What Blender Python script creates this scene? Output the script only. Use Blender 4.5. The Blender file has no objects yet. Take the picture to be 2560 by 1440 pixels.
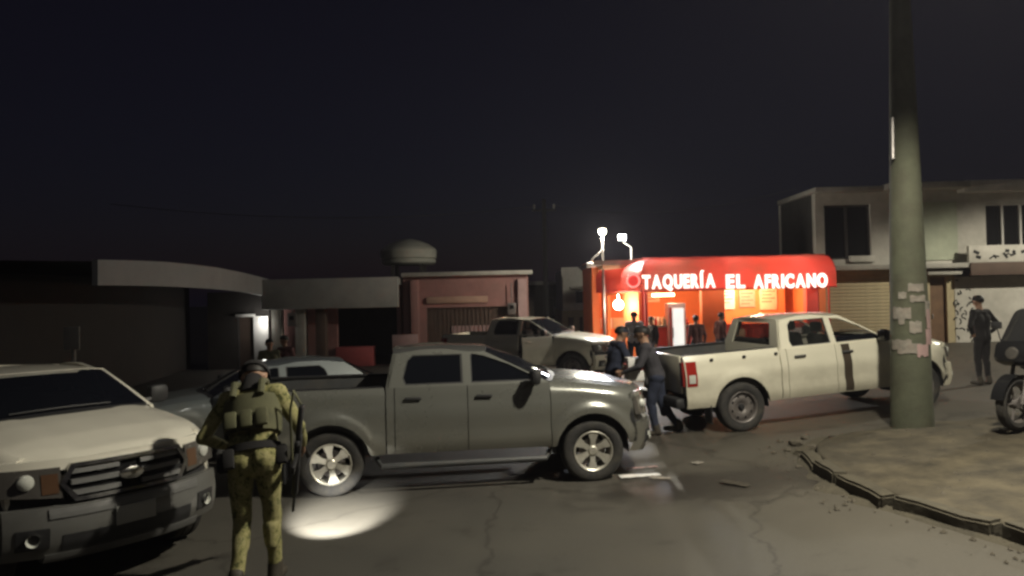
import bpy, bmesh, math, random
import numpy as np
from mathutils import Vector, Matrix, noise
R = math.radians
random.seed(7)
scene = bpy.context.scene
C = scene.collection

# ---------------------------------------------------------------- camera
CAM_H, PITCH, ROLL, FPX = 2.30, 0.0124, 0.0231, 1812.0
cam_d = bpy.data.cameras.new('camera'); cam = bpy.data.objects.new('camera', cam_d); C.objects.link(cam)
cam_d.sensor_width = 36.0; cam_d.lens = 36.0 * FPX / 2560.0
cam_d.clip_start = 0.05; cam_d.clip_end = 1500
CAM_M = Matrix.Translation((0, 0, CAM_H)) @ Matrix.Rotation(math.pi / 2 + PITCH, 4, 'X') @ Matrix.Rotation(-ROLL, 4, 'Z')
cam.matrix_world = CAM_M
scene.camera = cam
# ---------------------------------------------------------------- world, moon, exposure
w = bpy.data.worlds.new('World'); scene.world = w; w.use_nodes = True
nt = w.node_tree; nt.nodes.clear()
sky = nt.nodes.new('ShaderNodeTexSky'); sky.sky_type = 'NISHITA'; sky.sun_disc = False
sky.sun_elevation = R(-4.0); sky.sun_rotation = R(1); sky.air_density = 1.0; sky.dust_density = 2.0; sky.ozone_density = 1.6
mixb = nt.nodes.new('ShaderNodeMixRGB'); mixb.blend_type = 'ADD'; mixb.inputs[0].default_value = 1.0
glow = nt.nodes.new('ShaderNodeRGB'); glow.outputs[0].default_value = (0.085, 0.068, 0.135, 1)      # even skyglow of the town
bg = nt.nodes.new('ShaderNodeBackground'); bg.inputs['Strength'].default_value = 0.036
out = nt.nodes.new('ShaderNodeOutputWorld')
nt.links.new(sky.outputs[0], mixb.inputs[1]); nt.links.new(glow.outputs[0], mixb.inputs[2])
nt.links.new(mixb.outputs[0], bg.inputs[0]); nt.links.new(bg.outputs[0], out.inputs[0])
sun_d = bpy.data.lights.new('moon', 'SUN'); sun_d.energy = 0.06; sun_d.angle = R(3); sun_d.color = (1.0, 0.97, 0.88)
sun = bpy.data.objects.new('moon', sun_d); C.objects.link(sun)
sun.rotation_euler = Vector((-0.30, 0.62, -0.85)).to_track_quat('-Z', 'Y').to_euler()
sun.location = (6, -8, 20)
vs = scene.view_settings
vs.view_transform = 'Standard'; vs.look = 'None'; vs.exposure = 0.0; vs.gamma = 1.0
scene.render.engine = 'CYCLES'
scene.cycles.use_denoising = True
scene.cycles.max_bounces = 6; scene.cycles.transparent_max_bounces = 12
scene.cycles.caustics_reflective = False; scene.cycles.caustics_refractive = False
scene.cycles.sample_clamp_indirect = 4.0
scene.cycles.filter_width = 2.7

# ---------------------------------------------------------------- helpers
CR = CAM_M.to_3x3()
def ray(px, py):
    return CR @ Vector(((px - 1280) / FPX, (720 - py) / FPX, -1.0))
def at(px, py, Y):                       # point on the pixel's ray at depth Y
    d = ray(px, py); return Vector((0, 0, CAM_H)) + d * (Y / d.y)
def G(x, y=0.0):                         # the street climbs gently to the right
    t = x - 1.15
    g = 0.053 * 0.5 * (t + math.sqrt(t * t + 0.6))
    return g if g < 0.34 else 0.34 + 0.16 * math.tanh((g - 0.34) / 0.16)
def gpix(px, py, lift=0.0):              # ground point below a pixel
    d = ray(px, py); t = 1.0
    for k in range(30):
        p = Vector((0, 0, CAM_H)) + d * t
        t = (G(p.x) + lift - CAM_H) / d.z
    return Vector((0, 0, CAM_H)) + d * t
def sm(a, b, x):
    t = min(1, max(0, (x - a) / (b - a))); return t * t * (3 - 2 * t)
def interp(pts, x):
    if x <= pts[0][0]: return pts[0][1]
    for (a, b), (c, d) in zip(pts, pts[1:]):
        if x <= c: return b + (d - b) * (x - a) / (c - a)
    return pts[-1][1]
def tag(o, label=None, cat=None, group=None, kind=None):
    if label: o['label'] = label
    if cat: o['category'] = cat
    if group: o['group'] = group
    if kind: o['kind'] = kind
    return o
def empty(name, loc=(0, 0, 0), rz=0, label=None, cat=None, group=None, M=None):
    o = bpy.data.objects.new(name, None); C.objects.link(o); o.empty_display_size = 0.2
    if M is not None: o.matrix_world = M
    else: o.location = loc; o.rotation_euler = (0, 0, rz)
    return tag(o, label, cat, group)
class MB:
    def __init__(s): s.v = []; s.f = []; s.m = []
    def add(s, vs, fs, mi=0):
        b = len(s.v); s.v += [tuple(p) for p in vs]
        s.f += [tuple(b + i for i in f) for f in fs]; s.m += [mi] * len(fs); return s
    def box(s, c, d, rot=None, bev=0.0, mi=0):
        bm = bmesh.new(); bmesh.ops.create_cube(bm, size=1.0)
        for v in bm.verts: v.co = Vector((v.co.x * d[0], v.co.y * d[1], v.co.z * d[2]))
        if bev: bmesh.ops.bevel(bm, geom=bm.edges[:], offset=min(bev, min(d) * 0.45), segments=2, affect='EDGES', profile=0.5)
        if rot is not None: bmesh.ops.transform(bm, matrix=rot.to_4x4(), verts=bm.verts)
        bmesh.ops.translate(bm, vec=c, verts=bm.verts)
        bm.verts.index_update()
        s.add([v.co[:] for v in bm.verts], [[v.index for v in f.verts] for f in bm.faces], mi); bm.free(); return s
    def tube(s, pts, r, n=10, cap=True, mi=0):
        pts = [Vector(p) for p in pts]; rs = r if isinstance(r, (list, tuple)) else [r] * len(pts)
        vs, fs = [], []
        up = Vector((0, 0, 1)) if abs((pts[-1] - pts[0]).normalized().z) < 0.9 else Vector((1, 0, 0))
        for i, p in enumerate(pts):
            d = (pts[min(i + 1, len(pts) - 1)] - pts[max(i - 1, 0)]).normalized()
            a = d.cross(up).normalized(); b = d.cross(a)
            for k in range(n):
                t = 2 * math.pi * k / n; vs.append(p + (a * math.cos(t) + b * math.sin(t)) * rs[i])
        for i in range(len(pts) - 1):
            for k in range(n):
                k2 = (k + 1) % n; fs.append((i * n + k, i * n + k2, (i + 1) * n + k2, (i + 1) * n + k))
        if cap: fs.append(tuple(range(n))); fs.append(tuple((len(pts) - 1) * n + k for k in reversed(range(n))))
        return s.add(vs, fs, mi)
    def grid(s, fn, nu, nv, closed_u=False, mi=0):
        vs = [fn(i / nu, j / nv) for j in range(nv + 1) for i in range(nu + 1)]
        fs = [(j * (nu + 1) + i, j * (nu + 1) + i + 1, (j + 1) * (nu + 1) + i + 1, (j + 1) * (nu + 1) + i) for j in range(nv) for i in range(nu)]
        return s.add(vs, fs, mi)
    def shell(s, fn, nu, nv, off, mi=0):         # a sheet with its rim folded back by the vector off
        s.grid(fn, nu, nv, mi=mi)
        ring = [(i / nu, 0) for i in range(nu)] + [(1, j / nv) for j in range(nv)] + [(1 - i / nu, 1) for i in range(nu)] + [(0, 1 - j / nv) for j in range(nv)]
        o = [Vector(fn(a, b)) for a, b in ring]; n = len(o)
        e = [p + (off(p) if callable(off) else Vector(off)) for p in o]
        return s.add(o + e, [(k, n + k, n + (k + 1) % n, (k + 1) % n) for k in range(n)], mi)
    def lathe(s, prof, axis='y', n=28, c=(0, 0, 0), mi=0, a0=0, a1=2 * math.pi):
        def fn(u, v):
            k = min(len(prof) - 1, int(round(v * (len(prof) - 1)))); r, h = prof[k]; t = a0 + (a1 - a0) * u
            if axis == 'y': return (c[0] + r * math.cos(t), c[1] + h, c[2] + r * math.sin(t))
            return (c[0] + r * math.cos(t), c[1] + r * math.sin(t), c[2] + h)
        return s.grid(fn, n, len(prof) - 1, mi=mi)
    def plate(s, outer, holes, fn, thick, mi=0):  # flat outline with holes, mapped through fn(a,b)->3D, thick = vector
        bm = bmesh.new()
        edges = []
        for loop in [outer] + list(holes):
            vv = [bm.verts.new((a, b, 0)) for a, b in loop]
            edges += [bm.edges.new((vv[i], vv[(i + 1) % len(vv)])) for i in range(len(vv))]
        bmesh.ops.triangle_fill(bm, use_beauty=True, edges=edges)
        bm.verts.index_update(); T = Vector(thick)
        base = [Vector(fn(v.co.x, v.co.y)) for v in bm.verts]; n = len(base)
        fs = [[v.index for v in f.verts] for f in bm.faces]
        allf = fs + [[n + i for i in reversed(f)] for f in fs]
        for e in bm.edges:
            if len(e.link_faces) == 1: a, b = e.verts[0].index, e.verts[1].index; allf.append([a, b, n + b, n + a])
        s.add(base + [p + T for p in base], allf, mi); bm.free(); return s
    def build(s, name, mat, parent=None, angle=38, weld=1e-4):
        me = bpy.data.meshes.new(name); me.from_pydata(s.v, [], s.f)
        for mm in (mat if isinstance(mat, (list, tuple)) else [mat]): me.materials.append(mm)
        me.polygons.foreach_set('material_index', s.m)
        bm = bmesh.new(); bm.from_mesh(me)
        if weld: bmesh.ops.remove_doubles(bm, verts=bm.verts, dist=weld)
        bmesh.ops.recalc_face_normals(bm, faces=bm.faces)
        bm.to_mesh(me); bm.free()
        me.polygons.foreach_set('use_smooth', [True] * len(me.polygons)); me.set_sharp_from_angle(angle=R(angle)); me.update()
        o = bpy.data.objects.new(name, me); C.objects.link(o)
        if parent is not None: o.parent = parent
        return o
def boxo(name, c, d, mat, parent=None, bev=0.0, rot=None):
    return MB().box(c, d, rot, bev).build(name, mat, parent)

# ---------------------------------------------------------------- materials
def newmat(name):
    m = bpy.data.materials.new(name); m.use_nodes = True
    return m, m.node_tree.nodes, m.node_tree.links, m.node_tree.nodes['Principled BSDF']
def mat(name, col, rough=0.6, metal=0.0, coat=0.0, var=0.18, scale=6.0, bump=0.0, bscale=40.0, dirt=None, dirt_amt=0.5, alpha=1.0, spec=None, rvar=0.12):
    m, N, L, P = newmat(name)
    P.inputs['Metallic'].default_value = metal
    P.inputs['Coat Weight'].default_value = coat; P.inputs['Coat Roughness'].default_value = 0.04
    P.inputs['Alpha'].default_value = alpha
    if spec is not None: P.inputs['Specular IOR Level'].default_value = spec
    tc = N.new('ShaderNodeTexCoord')
    n1 = N.new('ShaderNodeTexNoise'); n1.inputs['Scale'].default_value = scale; n1.inputs['Detail'].default_value = 6; n1.inputs['Roughness'].default_value = 0.65
    L.new(tc.outputs['Object'], n1.inputs['Vector'])
    rp = N.new('ShaderNodeValToRGB'); rp.color_ramp.elements[0].position = 0.3; rp.color_ramp.elements[1].position = 0.72
    rp.color_ramp.elements[0].color = tuple(c * (1 - var) for c in col) + (1,)
    rp.color_ramp.elements[1].color = tuple(min(1, c * (1 + var)) for c in col) + (1,)
    L.new(n1.outputs['Fac'], rp.inputs['Fac']); src = rp.outputs['Color']
    if dirt:
        n2 = N.new('ShaderNodeTexNoise'); n2.inputs['Scale'].default_value = scale * 0.35; n2.inputs['Detail'].default_value = 9; n2.inputs['Roughness'].default_value = 0.7
        L.new(tc.outputs['Object'], n2.inputs['Vector'])
        r2 = N.new('ShaderNodeValToRGB'); r2.color_ramp.elements[0].position = 0.46; r2.color_ramp.elements[1].position = 0.68
        r2.color_ramp.elements[0].color = (0, 0, 0, 1); r2.color_ramp.elements[1].color = (dirt_amt,) * 3 + (1,)
        L.new(n2.outputs['Fac'], r2.inputs['Fac'])
        mx = N.new('ShaderNodeMixRGB'); L.new(r2.outputs['Color'], mx.inputs[0]); L.new(src, mx.inputs[1]); mx.inputs[2].default_value = tuple(dirt) + (1,)
        src = mx.outputs[0]
    L.new(src, P.inputs['Base Color'])
    mr = N.new('ShaderNodeMapRange'); mr.inputs['To Min'].default_value = max(0.02, rough - rvar); mr.inputs['To Max'].default_value = min(1, rough + rvar)
    L.new(n1.outputs['Fac'], mr.inputs['Value']); L.new(mr.outputs[0], P.inputs['Roughness'])
    if bump:
        n3 = N.new('ShaderNodeTexNoise'); n3.inputs['Scale'].default_value = bscale; n3.inputs['Detail'].default_value = 5
        L.new(tc.outputs['Object'], n3.inputs['Vector'])
        b = N.new('ShaderNodeBump'); b.inputs['Strength'].default_value = bump; b.inputs['Distance'].default_value = 0.02
        L.new(n3.outputs['Fac'], b.inputs['Height']); L.new(b.outputs[0], P.inputs['Normal'])
    return m
def emit(name, col, strength):
    m, N, L, P = newmat(name)
    P.inputs['Base Color'].default_value = tuple(col) + (1,); P.inputs['Emission Color'].default_value = tuple(col) + (1,); P.inputs['Emission Strength'].default_value = strength
    return m
def glassmat(name, col, alpha, rough=0.04):
    m, N, L, P = newmat(name)
    P.inputs['Base Color'].default_value = tuple(col) + (1,); P.inputs['Roughness'].default_value = rough; P.inputs['Alpha'].default_value = alpha
    return m
def muddy(m, amt=0.55, z0=0.35, z1=0.95, col=(0.17, 0.145, 0.10)):       # road dust thrown up over the lower body
    N, L = m.node_tree.nodes, m.node_tree.links; P = N['Principled BSDF']
    src = P.inputs['Base Color'].links[0].from_socket; tc = N.new('ShaderNodeTexCoord'); sp = N.new('ShaderNodeSeparateXYZ'); L.new(tc.outputs['Object'], sp.inputs[0])
    n = N.new('ShaderNodeTexNoise'); n.inputs['Scale'].default_value = 3.5; n.inputs['Detail'].default_value = 8; n.inputs['Roughness'].default_value = 0.7; L.new(tc.outputs['Object'], n.inputs['Vector'])
    ma = N.new('ShaderNodeMath'); ma.operation = 'MULTIPLY_ADD'; L.new(n.outputs['Fac'], ma.inputs[0]); ma.inputs[1].default_value = -0.7; L.new(sp.outputs['Z'], ma.inputs[2])
    mr = N.new('ShaderNodeMapRange'); mr.inputs['From Min'].default_value = z0 - 0.35; mr.inputs['From Max'].default_value = z1 - 0.35; mr.inputs['To Min'].default_value = amt; mr.inputs['To Max'].default_value = 0.0; L.new(ma.outputs[0], mr.inputs['Value'])
    mx = N.new('ShaderNodeMixRGB'); L.new(mr.outputs[0], mx.inputs[0]); L.new(src, mx.inputs[1]); mx.inputs[2].default_value = col + (1,); L.new(mx.outputs[0], P.inputs['Base Color'])
    return m
def paint(name, col, metal=0.0, rough=0.32):
    return muddy(mat(name, col, rough, metal, coat=0.8, var=0.05, scale=2.0, rvar=0.08))
def asphalt_mat():
    m, N, L, P = newmat('asphalt')
    tc = N.new('ShaderNodeTexCoord')
    def nz(sc, det=6, ro=0.6):
        n = N.new('ShaderNodeTexNoise'); n.inputs['Scale'].default_value = sc; n.inputs['Detail'].default_value = det; n.inputs['Roughness'].default_value = ro
        L.new(tc.outputs['Object'], n.inputs['Vector']); return n
    a = nz(0.35, 8, 0.6); r = N.new('ShaderNodeValToRGB')
    r.color_ramp.elements[0].position = 0.34; r.color_ramp.elements[0].color = (0.050, 0.047, 0.042, 1)
    r.color_ramp.elements[1].position = 0.68; r.color_ramp.elements[1].color = (0.082, 0.075, 0.062, 1)
    L.new(a.outputs['Fac'], r.inputs['Fac'])
    # dust by the right-hand kerb; its paler tone also paints in lamp falloff
    sx = N.new('ShaderNodeSeparateXYZ'); L.new(tc.outputs['Object'], sx.inputs[0])
    jit = nz(0.9, 6, 0.7); ad = N.new('ShaderNodeMath'); ad.operation = 'MULTIPLY_ADD'; L.new(jit.outputs['Fac'], ad.inputs[0]); ad.inputs[1].default_value = 3.5; L.new(sx.outputs['X'], ad.inputs[2])
    mr = N.new('ShaderNodeMapRange'); mr.interpolation_type = 'SMOOTHSTEP'; mr.inputs['From Min'].default_value = 1.2; mr.inputs['From Max'].default_value = 5.6; mr.inputs['To Max'].default_value = 0.75
    L.new(ad.outputs[0], mr.inputs['Value'])
    mx = N.new('ShaderNodeMixRGB'); L.new(mr.outputs[0], mx.inputs[0]); L.new(r.outputs[0], mx.inputs[1]); mx.inputs[2].default_value = (0.074, 0.065, 0.049, 1)
    # oil stains and old tyre dirt
    s = nz(1.3, 9, 0.72); rs = N.new('ShaderNodeValToRGB'); rs.color_ramp.elements[0].position = 0.57; rs.color_ramp.elements[0].color = (1, 1, 1, 1); rs.color_ramp.elements[1].position = 0.70; rs.color_ramp.elements[1].color = (0.5, 0.47, 0.44, 1)
    L.new(s.outputs['Fac'], rs.inputs['Fac'])
    mm = N.new('ShaderNodeMixRGB'); mm.blend_type = 'MULTIPLY'; mm.inputs[0].default_value = 1; L.new(mx.outputs[0], mm.inputs[1]); L.new(rs.outputs[0], mm.inputs[2])
    g = nz(120, 3, 0.7); rg = N.new('ShaderNodeValToRGB'); rg.color_ramp.elements[0].position = 0.35; rg.color_ramp.elements[0].color = (0.72, 0.72, 0.72, 1); rg.color_ramp.elements[1].position = 0.7; rg.color_ramp.elements[1].color = (1.25, 1.25, 1.25, 1)
    L.new(g.outputs['Fac'], rg.inputs['Fac'])
    m2 = N.new('ShaderNodeMixRGB'); m2.blend_type = 'MULTIPLY'; m2.inputs[0].default_value = 1; L.new(mm.outputs[0], m2.inputs[1]); L.new(rg.outputs[0], m2.inputs[2])
    wv = nz(2.2, 4, 0.6); sc = N.new('ShaderNodeVectorMath'); sc.operation = 'SCALE'; sc.inputs['Scale'].default_value = 0.55; L.new(wv.outputs['Color'], sc.inputs[0])
    av = N.new('ShaderNodeVectorMath'); av.operation = 'ADD'; L.new(tc.outputs['Object'], av.inputs[0]); L.new(sc.outputs[0], av.inputs[1])
    vo = N.new('ShaderNodeTexVoronoi'); vo.feature = 'DISTANCE_TO_EDGE'; vo.inputs['Scale'].default_value = 0.33; L.new(av.outputs[0], vo.inputs['Vector'])
    rc = N.new('ShaderNodeValToRGB'); rc.color_ramp.elements[0].position = 0.0; rc.color_ramp.elements[0].color = (0.42, 0.40, 0.38, 1); rc.color_ramp.elements[1].position = 0.010; rc.color_ramp.elements[1].color = (1, 1, 1, 1); L.new(vo.outputs['Distance'], rc.inputs['Fac'])
    m3 = N.new('ShaderNodeMixRGB'); m3.blend_type = 'MULTIPLY'; m3.inputs[0].default_value = 0.8; L.new(m2.outputs[0], m3.inputs[1]); L.new(rc.outputs[0], m3.inputs[2]); m2 = m3
    mp = N.new('ShaderNodeMapping'); mp.vector_type = 'TEXTURE'; mp.inputs['Location'].default_value = (2.65, 8.75, 0.08); mp.inputs['Rotation'].default_value = (0, 0, 0.16); mp.inputs['Scale'].default_value = (2.0, 0.75, 1.0)
    L.new(av.outputs[0], mp.inputs['Vector']); ln = N.new('ShaderNodeVectorMath'); ln.operation = 'LENGTH'; L.new(mp.outputs[0], ln.inputs[0])
    s2 = nz(2.6, 8, 0.7); sa = N.new('ShaderNodeMath'); sa.operation = 'MULTIPLY_ADD'; L.new(s2.outputs['Fac'], sa.inputs[0]); sa.inputs[1].default_value = 1.5; L.new(ln.outputs['Value'], sa.inputs[2])
    wet = N.new('ShaderNodeMapRange'); wet.interpolation_type = 'SMOOTHSTEP'; wet.inputs['From Min'].default_value = 1.15; wet.inputs['From Max'].default_value = 1.95; wet.inputs['To Min'].default_value = 1.0; wet.inputs['To Max'].default_value = 0.0; L.new(sa.outputs[0], wet.inputs['Value'])
    m4 = N.new('ShaderNodeMixRGB'); wf = N.new('ShaderNodeMath'); wf.operation = 'MULTIPLY'; wf.inputs[1].default_value = 0.8; L.new(wet.outputs[0], wf.inputs[0]); L.new(wf.outputs[0], m4.inputs[0]); L.new(m2.outputs[0], m4.inputs[1]); m4.inputs[2].default_value = (0.026, 0.023, 0.021, 1); m2 = m4
    L.new(m2.outputs[0], P.inputs['Base Color'])
    ro = N.new('ShaderNodeMapRange'); ro.inputs['To Min'].default_value = 0.52; ro.inputs['To Max'].default_value = 0.85; L.new(a.outputs['Fac'], ro.inputs['Value'])
    r2 = N.new('ShaderNodeMath'); r2.operation = 'MULTIPLY_ADD'; L.new(wet.outputs[0], r2.inputs[0]); r2.inputs[1].default_value = -0.30; L.new(ro.outputs[0], r2.inputs[2]); L.new(r2.outputs[0], P.inputs['Roughness'])
    b = N.new('ShaderNodeBump'); b.inputs['Strength'].default_value = 0.5; b.inputs['Distance'].default_value = 0.012
    L.new(g.outputs['Fac'], b.inputs['Height']); L.new(b.outputs[0], P.inputs['Normal'])
    return m
def camo_mat():
    m, N, L, P = newmat('camouflage')
    tc = N.new('ShaderNodeTexCoord'); n = N.new('ShaderNodeTexNoise'); n.inputs['Scale'].default_value = 11; n.inputs['Detail'].default_value = 4; n.inputs['Roughness'].default_value = 0.8
    L.new(tc.outputs['Object'], n.inputs['Vector'])
    r = N.new('ShaderNodeValToRGB'); r.color_ramp.interpolation = 'CONSTANT'; e = r.color_ramp.elements
    e[0].position = 0; e[0].color = (0.09, 0.095, 0.035, 1); e[1].position = 0.43; e[1].color = (0.26, 0.245, 0.10, 1)
    x = e.new(0.52); x.color = (0.34, 0.31, 0.15, 1); x = e.new(0.60); x.color = (0.18, 0.185, 0.075, 1); x = e.new(0.66); x.color = (0.26, 0.23, 0.11, 1)
    L.new(n.outputs['Fac'], r.inputs['Fac']); L.new(r.outputs[0], P.inputs['Base Color']); P.inputs['Roughness'].default_value = 0.9
    return m
M = dict(
    asphalt=asphalt_mat(), camo=camo_mat(),
    concrete=mat('concrete', (0.070, 0.058, 0.037), 0.9, var=0.62, scale=2.4, bump=0.6, bscale=16, dirt=(0.034, 0.028, 0.018), dirt_amt=0.85),
    kerb=mat('kerb_concrete', (0.058, 0.050, 0.034), 0.9, var=0.30, scale=5, bump=0.6, bscale=18, dirt=(0.07, 0.06, 0.04), dirt_amt=0.8),
    gutter=mat('gutter_dirt', (0.060, 0.052, 0.036), 0.95, var=0.35, scale=5, bump=0.6, bscale=30),
    rubble=mat('rubble', (0.085, 0.073, 0.055), 0.92, var=0.35, scale=9, bump=0.5, bscale=25),
    polec=mat('pole_concrete', (0.088, 0.094, 0.062), 0.85, var=0.22, scale=3.0, bump=0.35, bscale=30, dirt=(0.050, 0.042, 0.028), dirt_amt=0.7),
    paper=mat('old_paper', (0.25, 0.23, 0.20), 0.85, var=0.3, scale=14, dirt=(0.25, 0.2, 0.17), dirt_amt=0.7),
    w_paint=paint('cream_white_paint', (0.70, 0.67, 0.55)), f_paint=paint('white_paint', (0.72, 0.69, 0.60)),
    olive=muddy(mat('olive_grey_paint', (0.195, 0.198, 0.180), 0.28, 0.40, coat=0.9, var=0.04, scale=1.2, rvar=0.05), 0.4), sil=paint('blue_grey_paint', (0.16, 0.18, 0.185), 0.2, 0.35),
    black=mat('black_plastic', (0.022, 0.022, 0.024), 0.55, var=0.2, scale=12), gloss=mat('gloss_black', (0.012, 0.012, 0.013), 0.2, var=0.1),
    dgrey=mat('dark_grey_plastic', (0.065, 0.067, 0.070), 0.5, var=0.15, scale=8, dirt=(0.12, 0.10, 0.075), dirt_amt=0.4),
    bsil=mat('bumper_silver', (0.20, 0.20, 0.20), 0.4, 0.3, var=0.12, scale=5), chrome=mat('chrome', (0.62, 0.61, 0.58), 0.22, 1.0, var=0.1, scale=8),
    alloy=mat('alloy', (0.62, 0.60, 0.53), 0.36, 0.55, var=0.12, scale=14, dirt=(0.3, 0.26, 0.2), dirt_amt=0.4),
    steel=mat('grey_steel', (0.17, 0.155, 0.15), 0.5, 0.3, var=0.15, scale=10, dirt=(0.12, 0.10, 0.08), dirt_amt=0.5),
    tyre=mat('tyre_rubber', (0.028, 0.027, 0.027), 0.85, var=0.25, scale=14, dirt=(0.09, 0.08, 0.06), dirt_amt=0.5, bump=0.3, bscale=50),
    tint=glassmat('tinted_glass', (0.006, 0.007, 0.010), 0.93), clear=glassmat('car_glass', (0.02, 0.022, 0.022), 0.30), half=glassmat('smoked_glass', (0.010, 0.011, 0.014), 0.80),
    lens=mat('lamp_lens', (0.55, 0.56, 0.52), 0.12, var=0.1, scale=10, coat=1.0), amber=mat('amber_lens', (0.11, 0.060, 0.035), 0.2, var=0.1, coat=1.0), lampbowl=mat('lamp_bowl', (0.14, 0.13, 0.12), 0.25, 0.4, var=0.15, coat=1.0),
    redlens=mat('red_lens', (0.30, 0.02, 0.015), 0.2, var=0.1, coat=1.0), seat=mat('seat_cloth', (0.05, 0.046, 0.044), 0.9),
    plate=mat('number_plate', (0.4, 0.4, 0.38), 0.5, var=0.1),
    skin=mat('skin', (0.36, 0.21, 0.14), 0.55, var=0.1, scale=14), hair=mat('black_hair', (0.012, 0.010, 0.009), 0.6),
    navy=mat('navy_cloth', (0.020, 0.026, 0.050), 0.9, var=0.25, scale=10, bump=0.25, bscale=25), char=mat('charcoal_cloth', (0.045, 0.043, 0.052), 0.9, var=0.2, scale=10, bump=0.25, bscale=25),
    dark=mat('black_cloth', (0.013, 0.012, 0.013), 0.92, var=0.2, scale=10), oliv=mat('olive_cloth', (0.10, 0.10, 0.055), 0.9, var=0.25, scale=9), mar=mat('maroon_cloth', (0.17, 0.075, 0.07), 0.9, var=0.2, scale=9),
    jean=mat('jean_cloth', (0.05, 0.06, 0.09), 0.9, var=0.2), palec=mat('pale_cloth', (0.48, 0.44, 0.46), 0.9, var=0.12), boot=mat('boot_leather', (0.04, 0.033, 0.024), 0.7),
    bgrey=mat('grey_bumper_paint', (0.12, 0.12, 0.116), 0.38, var=0.12, scale=4, dirt=(0.10, 0.09, 0.07), dirt_amt=0.4, coat=0.3),
    gun=mat('gun_metal', (0.03, 0.03, 0.032), 0.45, 0.4),
)

# ---------------------------------------------------------------- ground, pavement
def build_ground():
    xs = sorted(set([-300, -150, -80, -45, -28, -18] + [-12 + 0.5 * i for i in range(53)] + [18, 24, 34, 60, 110, 200, 300]))
    ys = sorted(set([-200, -100, -50, -25, -12, -6, -2] + [0.75 * i for i in range(36)] + [30, 36, 45, 60, 90, 150, 300, 600, 900]))
    b = MB()
    vs = [(x, y, G(x) + (0.012 * noise.noise((x * 0.5, y * 0.5, 3)) if 0 < y < 26 and abs(x) < 14 else 0)) for y in ys for x in xs]
    n = len(xs)
    b.add(vs, [(j * n + i, j * n + i + 1, (j + 1) * n + i + 1, (j + 1) * n + i) for j in range(len(ys) - 1) for i in range(n - 1)])
    tag(b.build('road', M['asphalt'], angle=80), kind='structure')
build_ground()
def edge_x(y):                            # kerb line of the corner pavement
    return interp([(-20, 4.6), (4.5, 4.45), (6.0, 4.15), (6.8, 3.82), (7.4, 3.62), (8.4, 3.60), (9.2, 3.72), (9.9, 4.05), (10.5, 4.7), (11.02, 5.6)], y) + 0.045 * noise.noise((y * 1.9, 2.2, 0))
def pav_z(x, y):
    e = x - edge_x(y)
    f = 1 - sm(9.3, 11.1, y - 0.10 * (x - 4) + 0.5 * noise.noise((x * 0.7, y * 0.7, 4)))
    return G(x) - 0.03 + 0.155 * f + 0.05 * sm(0.2, 2.2, e) * f + 0.030 * noise.noise((x * 0.9, y * 0.9, 7)) + 0.018 * noise.noise((x * 3.1, y * 3.1, 1))
def build_pavement():
    ny, nx = 110, 60
    def fn(u, v):
        y = -4 + 15.15 * v if v < 1 else 11.15
        y = 11.15 - 15.15 * (1 - v) ** 1.0
        x0 = edge_x(min(y, 11.0)) + 0.075; x = x0 + (15 - x0) * (u ** 1.7)
        return (x, y, pav_z(x, y) - 0.02 * (1 - sm(0, 0.03, u)))
    b = MB(); b.shell(fn, nx, ny, lambda p: Vector((0, 0, -0.5)))
    pv = tag(b.build('pavement', M['concrete'], angle=60), kind='structure')
    random.seed(21)
    y = 2.5; k = 0
    while y < 10.6:                       # kerb stones, some sunk, tipped or broken off
        L = random.uniform(0.6, 1.1); ym = y + L / 2; xm = edge_x(ym)
        dx = edge_x(min(10.9, ym + 0.2)) - edge_x(ym - 0.2); yaw = math.atan2(-dx, 0.4)
        z = pav_z(xm + 0.2, ym); tip = random.uniform(-0.025, 0.025); sink = random.choice([0.0, 0.004, 0.008, 0.015, 0.0])
        if ym > 8.8: sink += 0.05; tip *= 2.5
        rot = Matrix.Rotation(yaw + random.uniform(-0.02, 0.02), 3, 'Z') @ Matrix.Rotation(tip, 3, 'Y') @ Matrix.Rotation(random.uniform(-0.03, 0.03), 3, 'X')
        bm = bmesh.new(); bmesh.ops.create_cube(bm, size=1)
        for v in bm.verts: v.co = Vector((v.co.x * 0.19, v.co.y * (L - 0.008), v.co.z * 0.30))
        bmesh.ops.bevel(bm, geom=bm.edges[:], offset=0.025, segments=2, affect='EDGES')
        bmesh.ops.subdivide_edges(bm, edges=[e for e in bm.edges if e.calc_length() > 0.12], cuts=3, use_grid_fill=True)
        for v in bm.verts:
            wp = rot @ v.co + Vector((xm, ym, z)); v.co += Vector([0.030 * noise.noise(wp * 3.2 + Vector((7.7 * a, a, 0))) for a in (1, 2, 3)])
        mb = MB(); bm.verts.index_update()
        mb.add([rot @ v.co + Vector((xm, ym, z - 0.135 - sink)) for v in bm.verts], [[v.index for v in f.verts] for f in bm.faces]); bm.free()
        mb.build('kerb_stone', M['kerb'], pv, angle=45); y += L; k += 1
    # dirt washed into the gutter
    def gt(u, v):
        yy = 1.5 + 9.0 * v; xx = edge_x(yy) - 0.07 - 0.30 * (1 - u) * (0.25 + 1.6 * abs(noise.noise((yy * 1.7, 5, 5))) + 0.3 * noise.noise((yy * 6, 1, 1)))
        return (xx, yy, G(xx) - 0.006 + 0.046 * u)
    g = MB(); g.grid(gt, 4, 60); g.build('gutter_dirt', M['gutter'], pv, angle=80)
    return pv
pavement = build_pavement()
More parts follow.
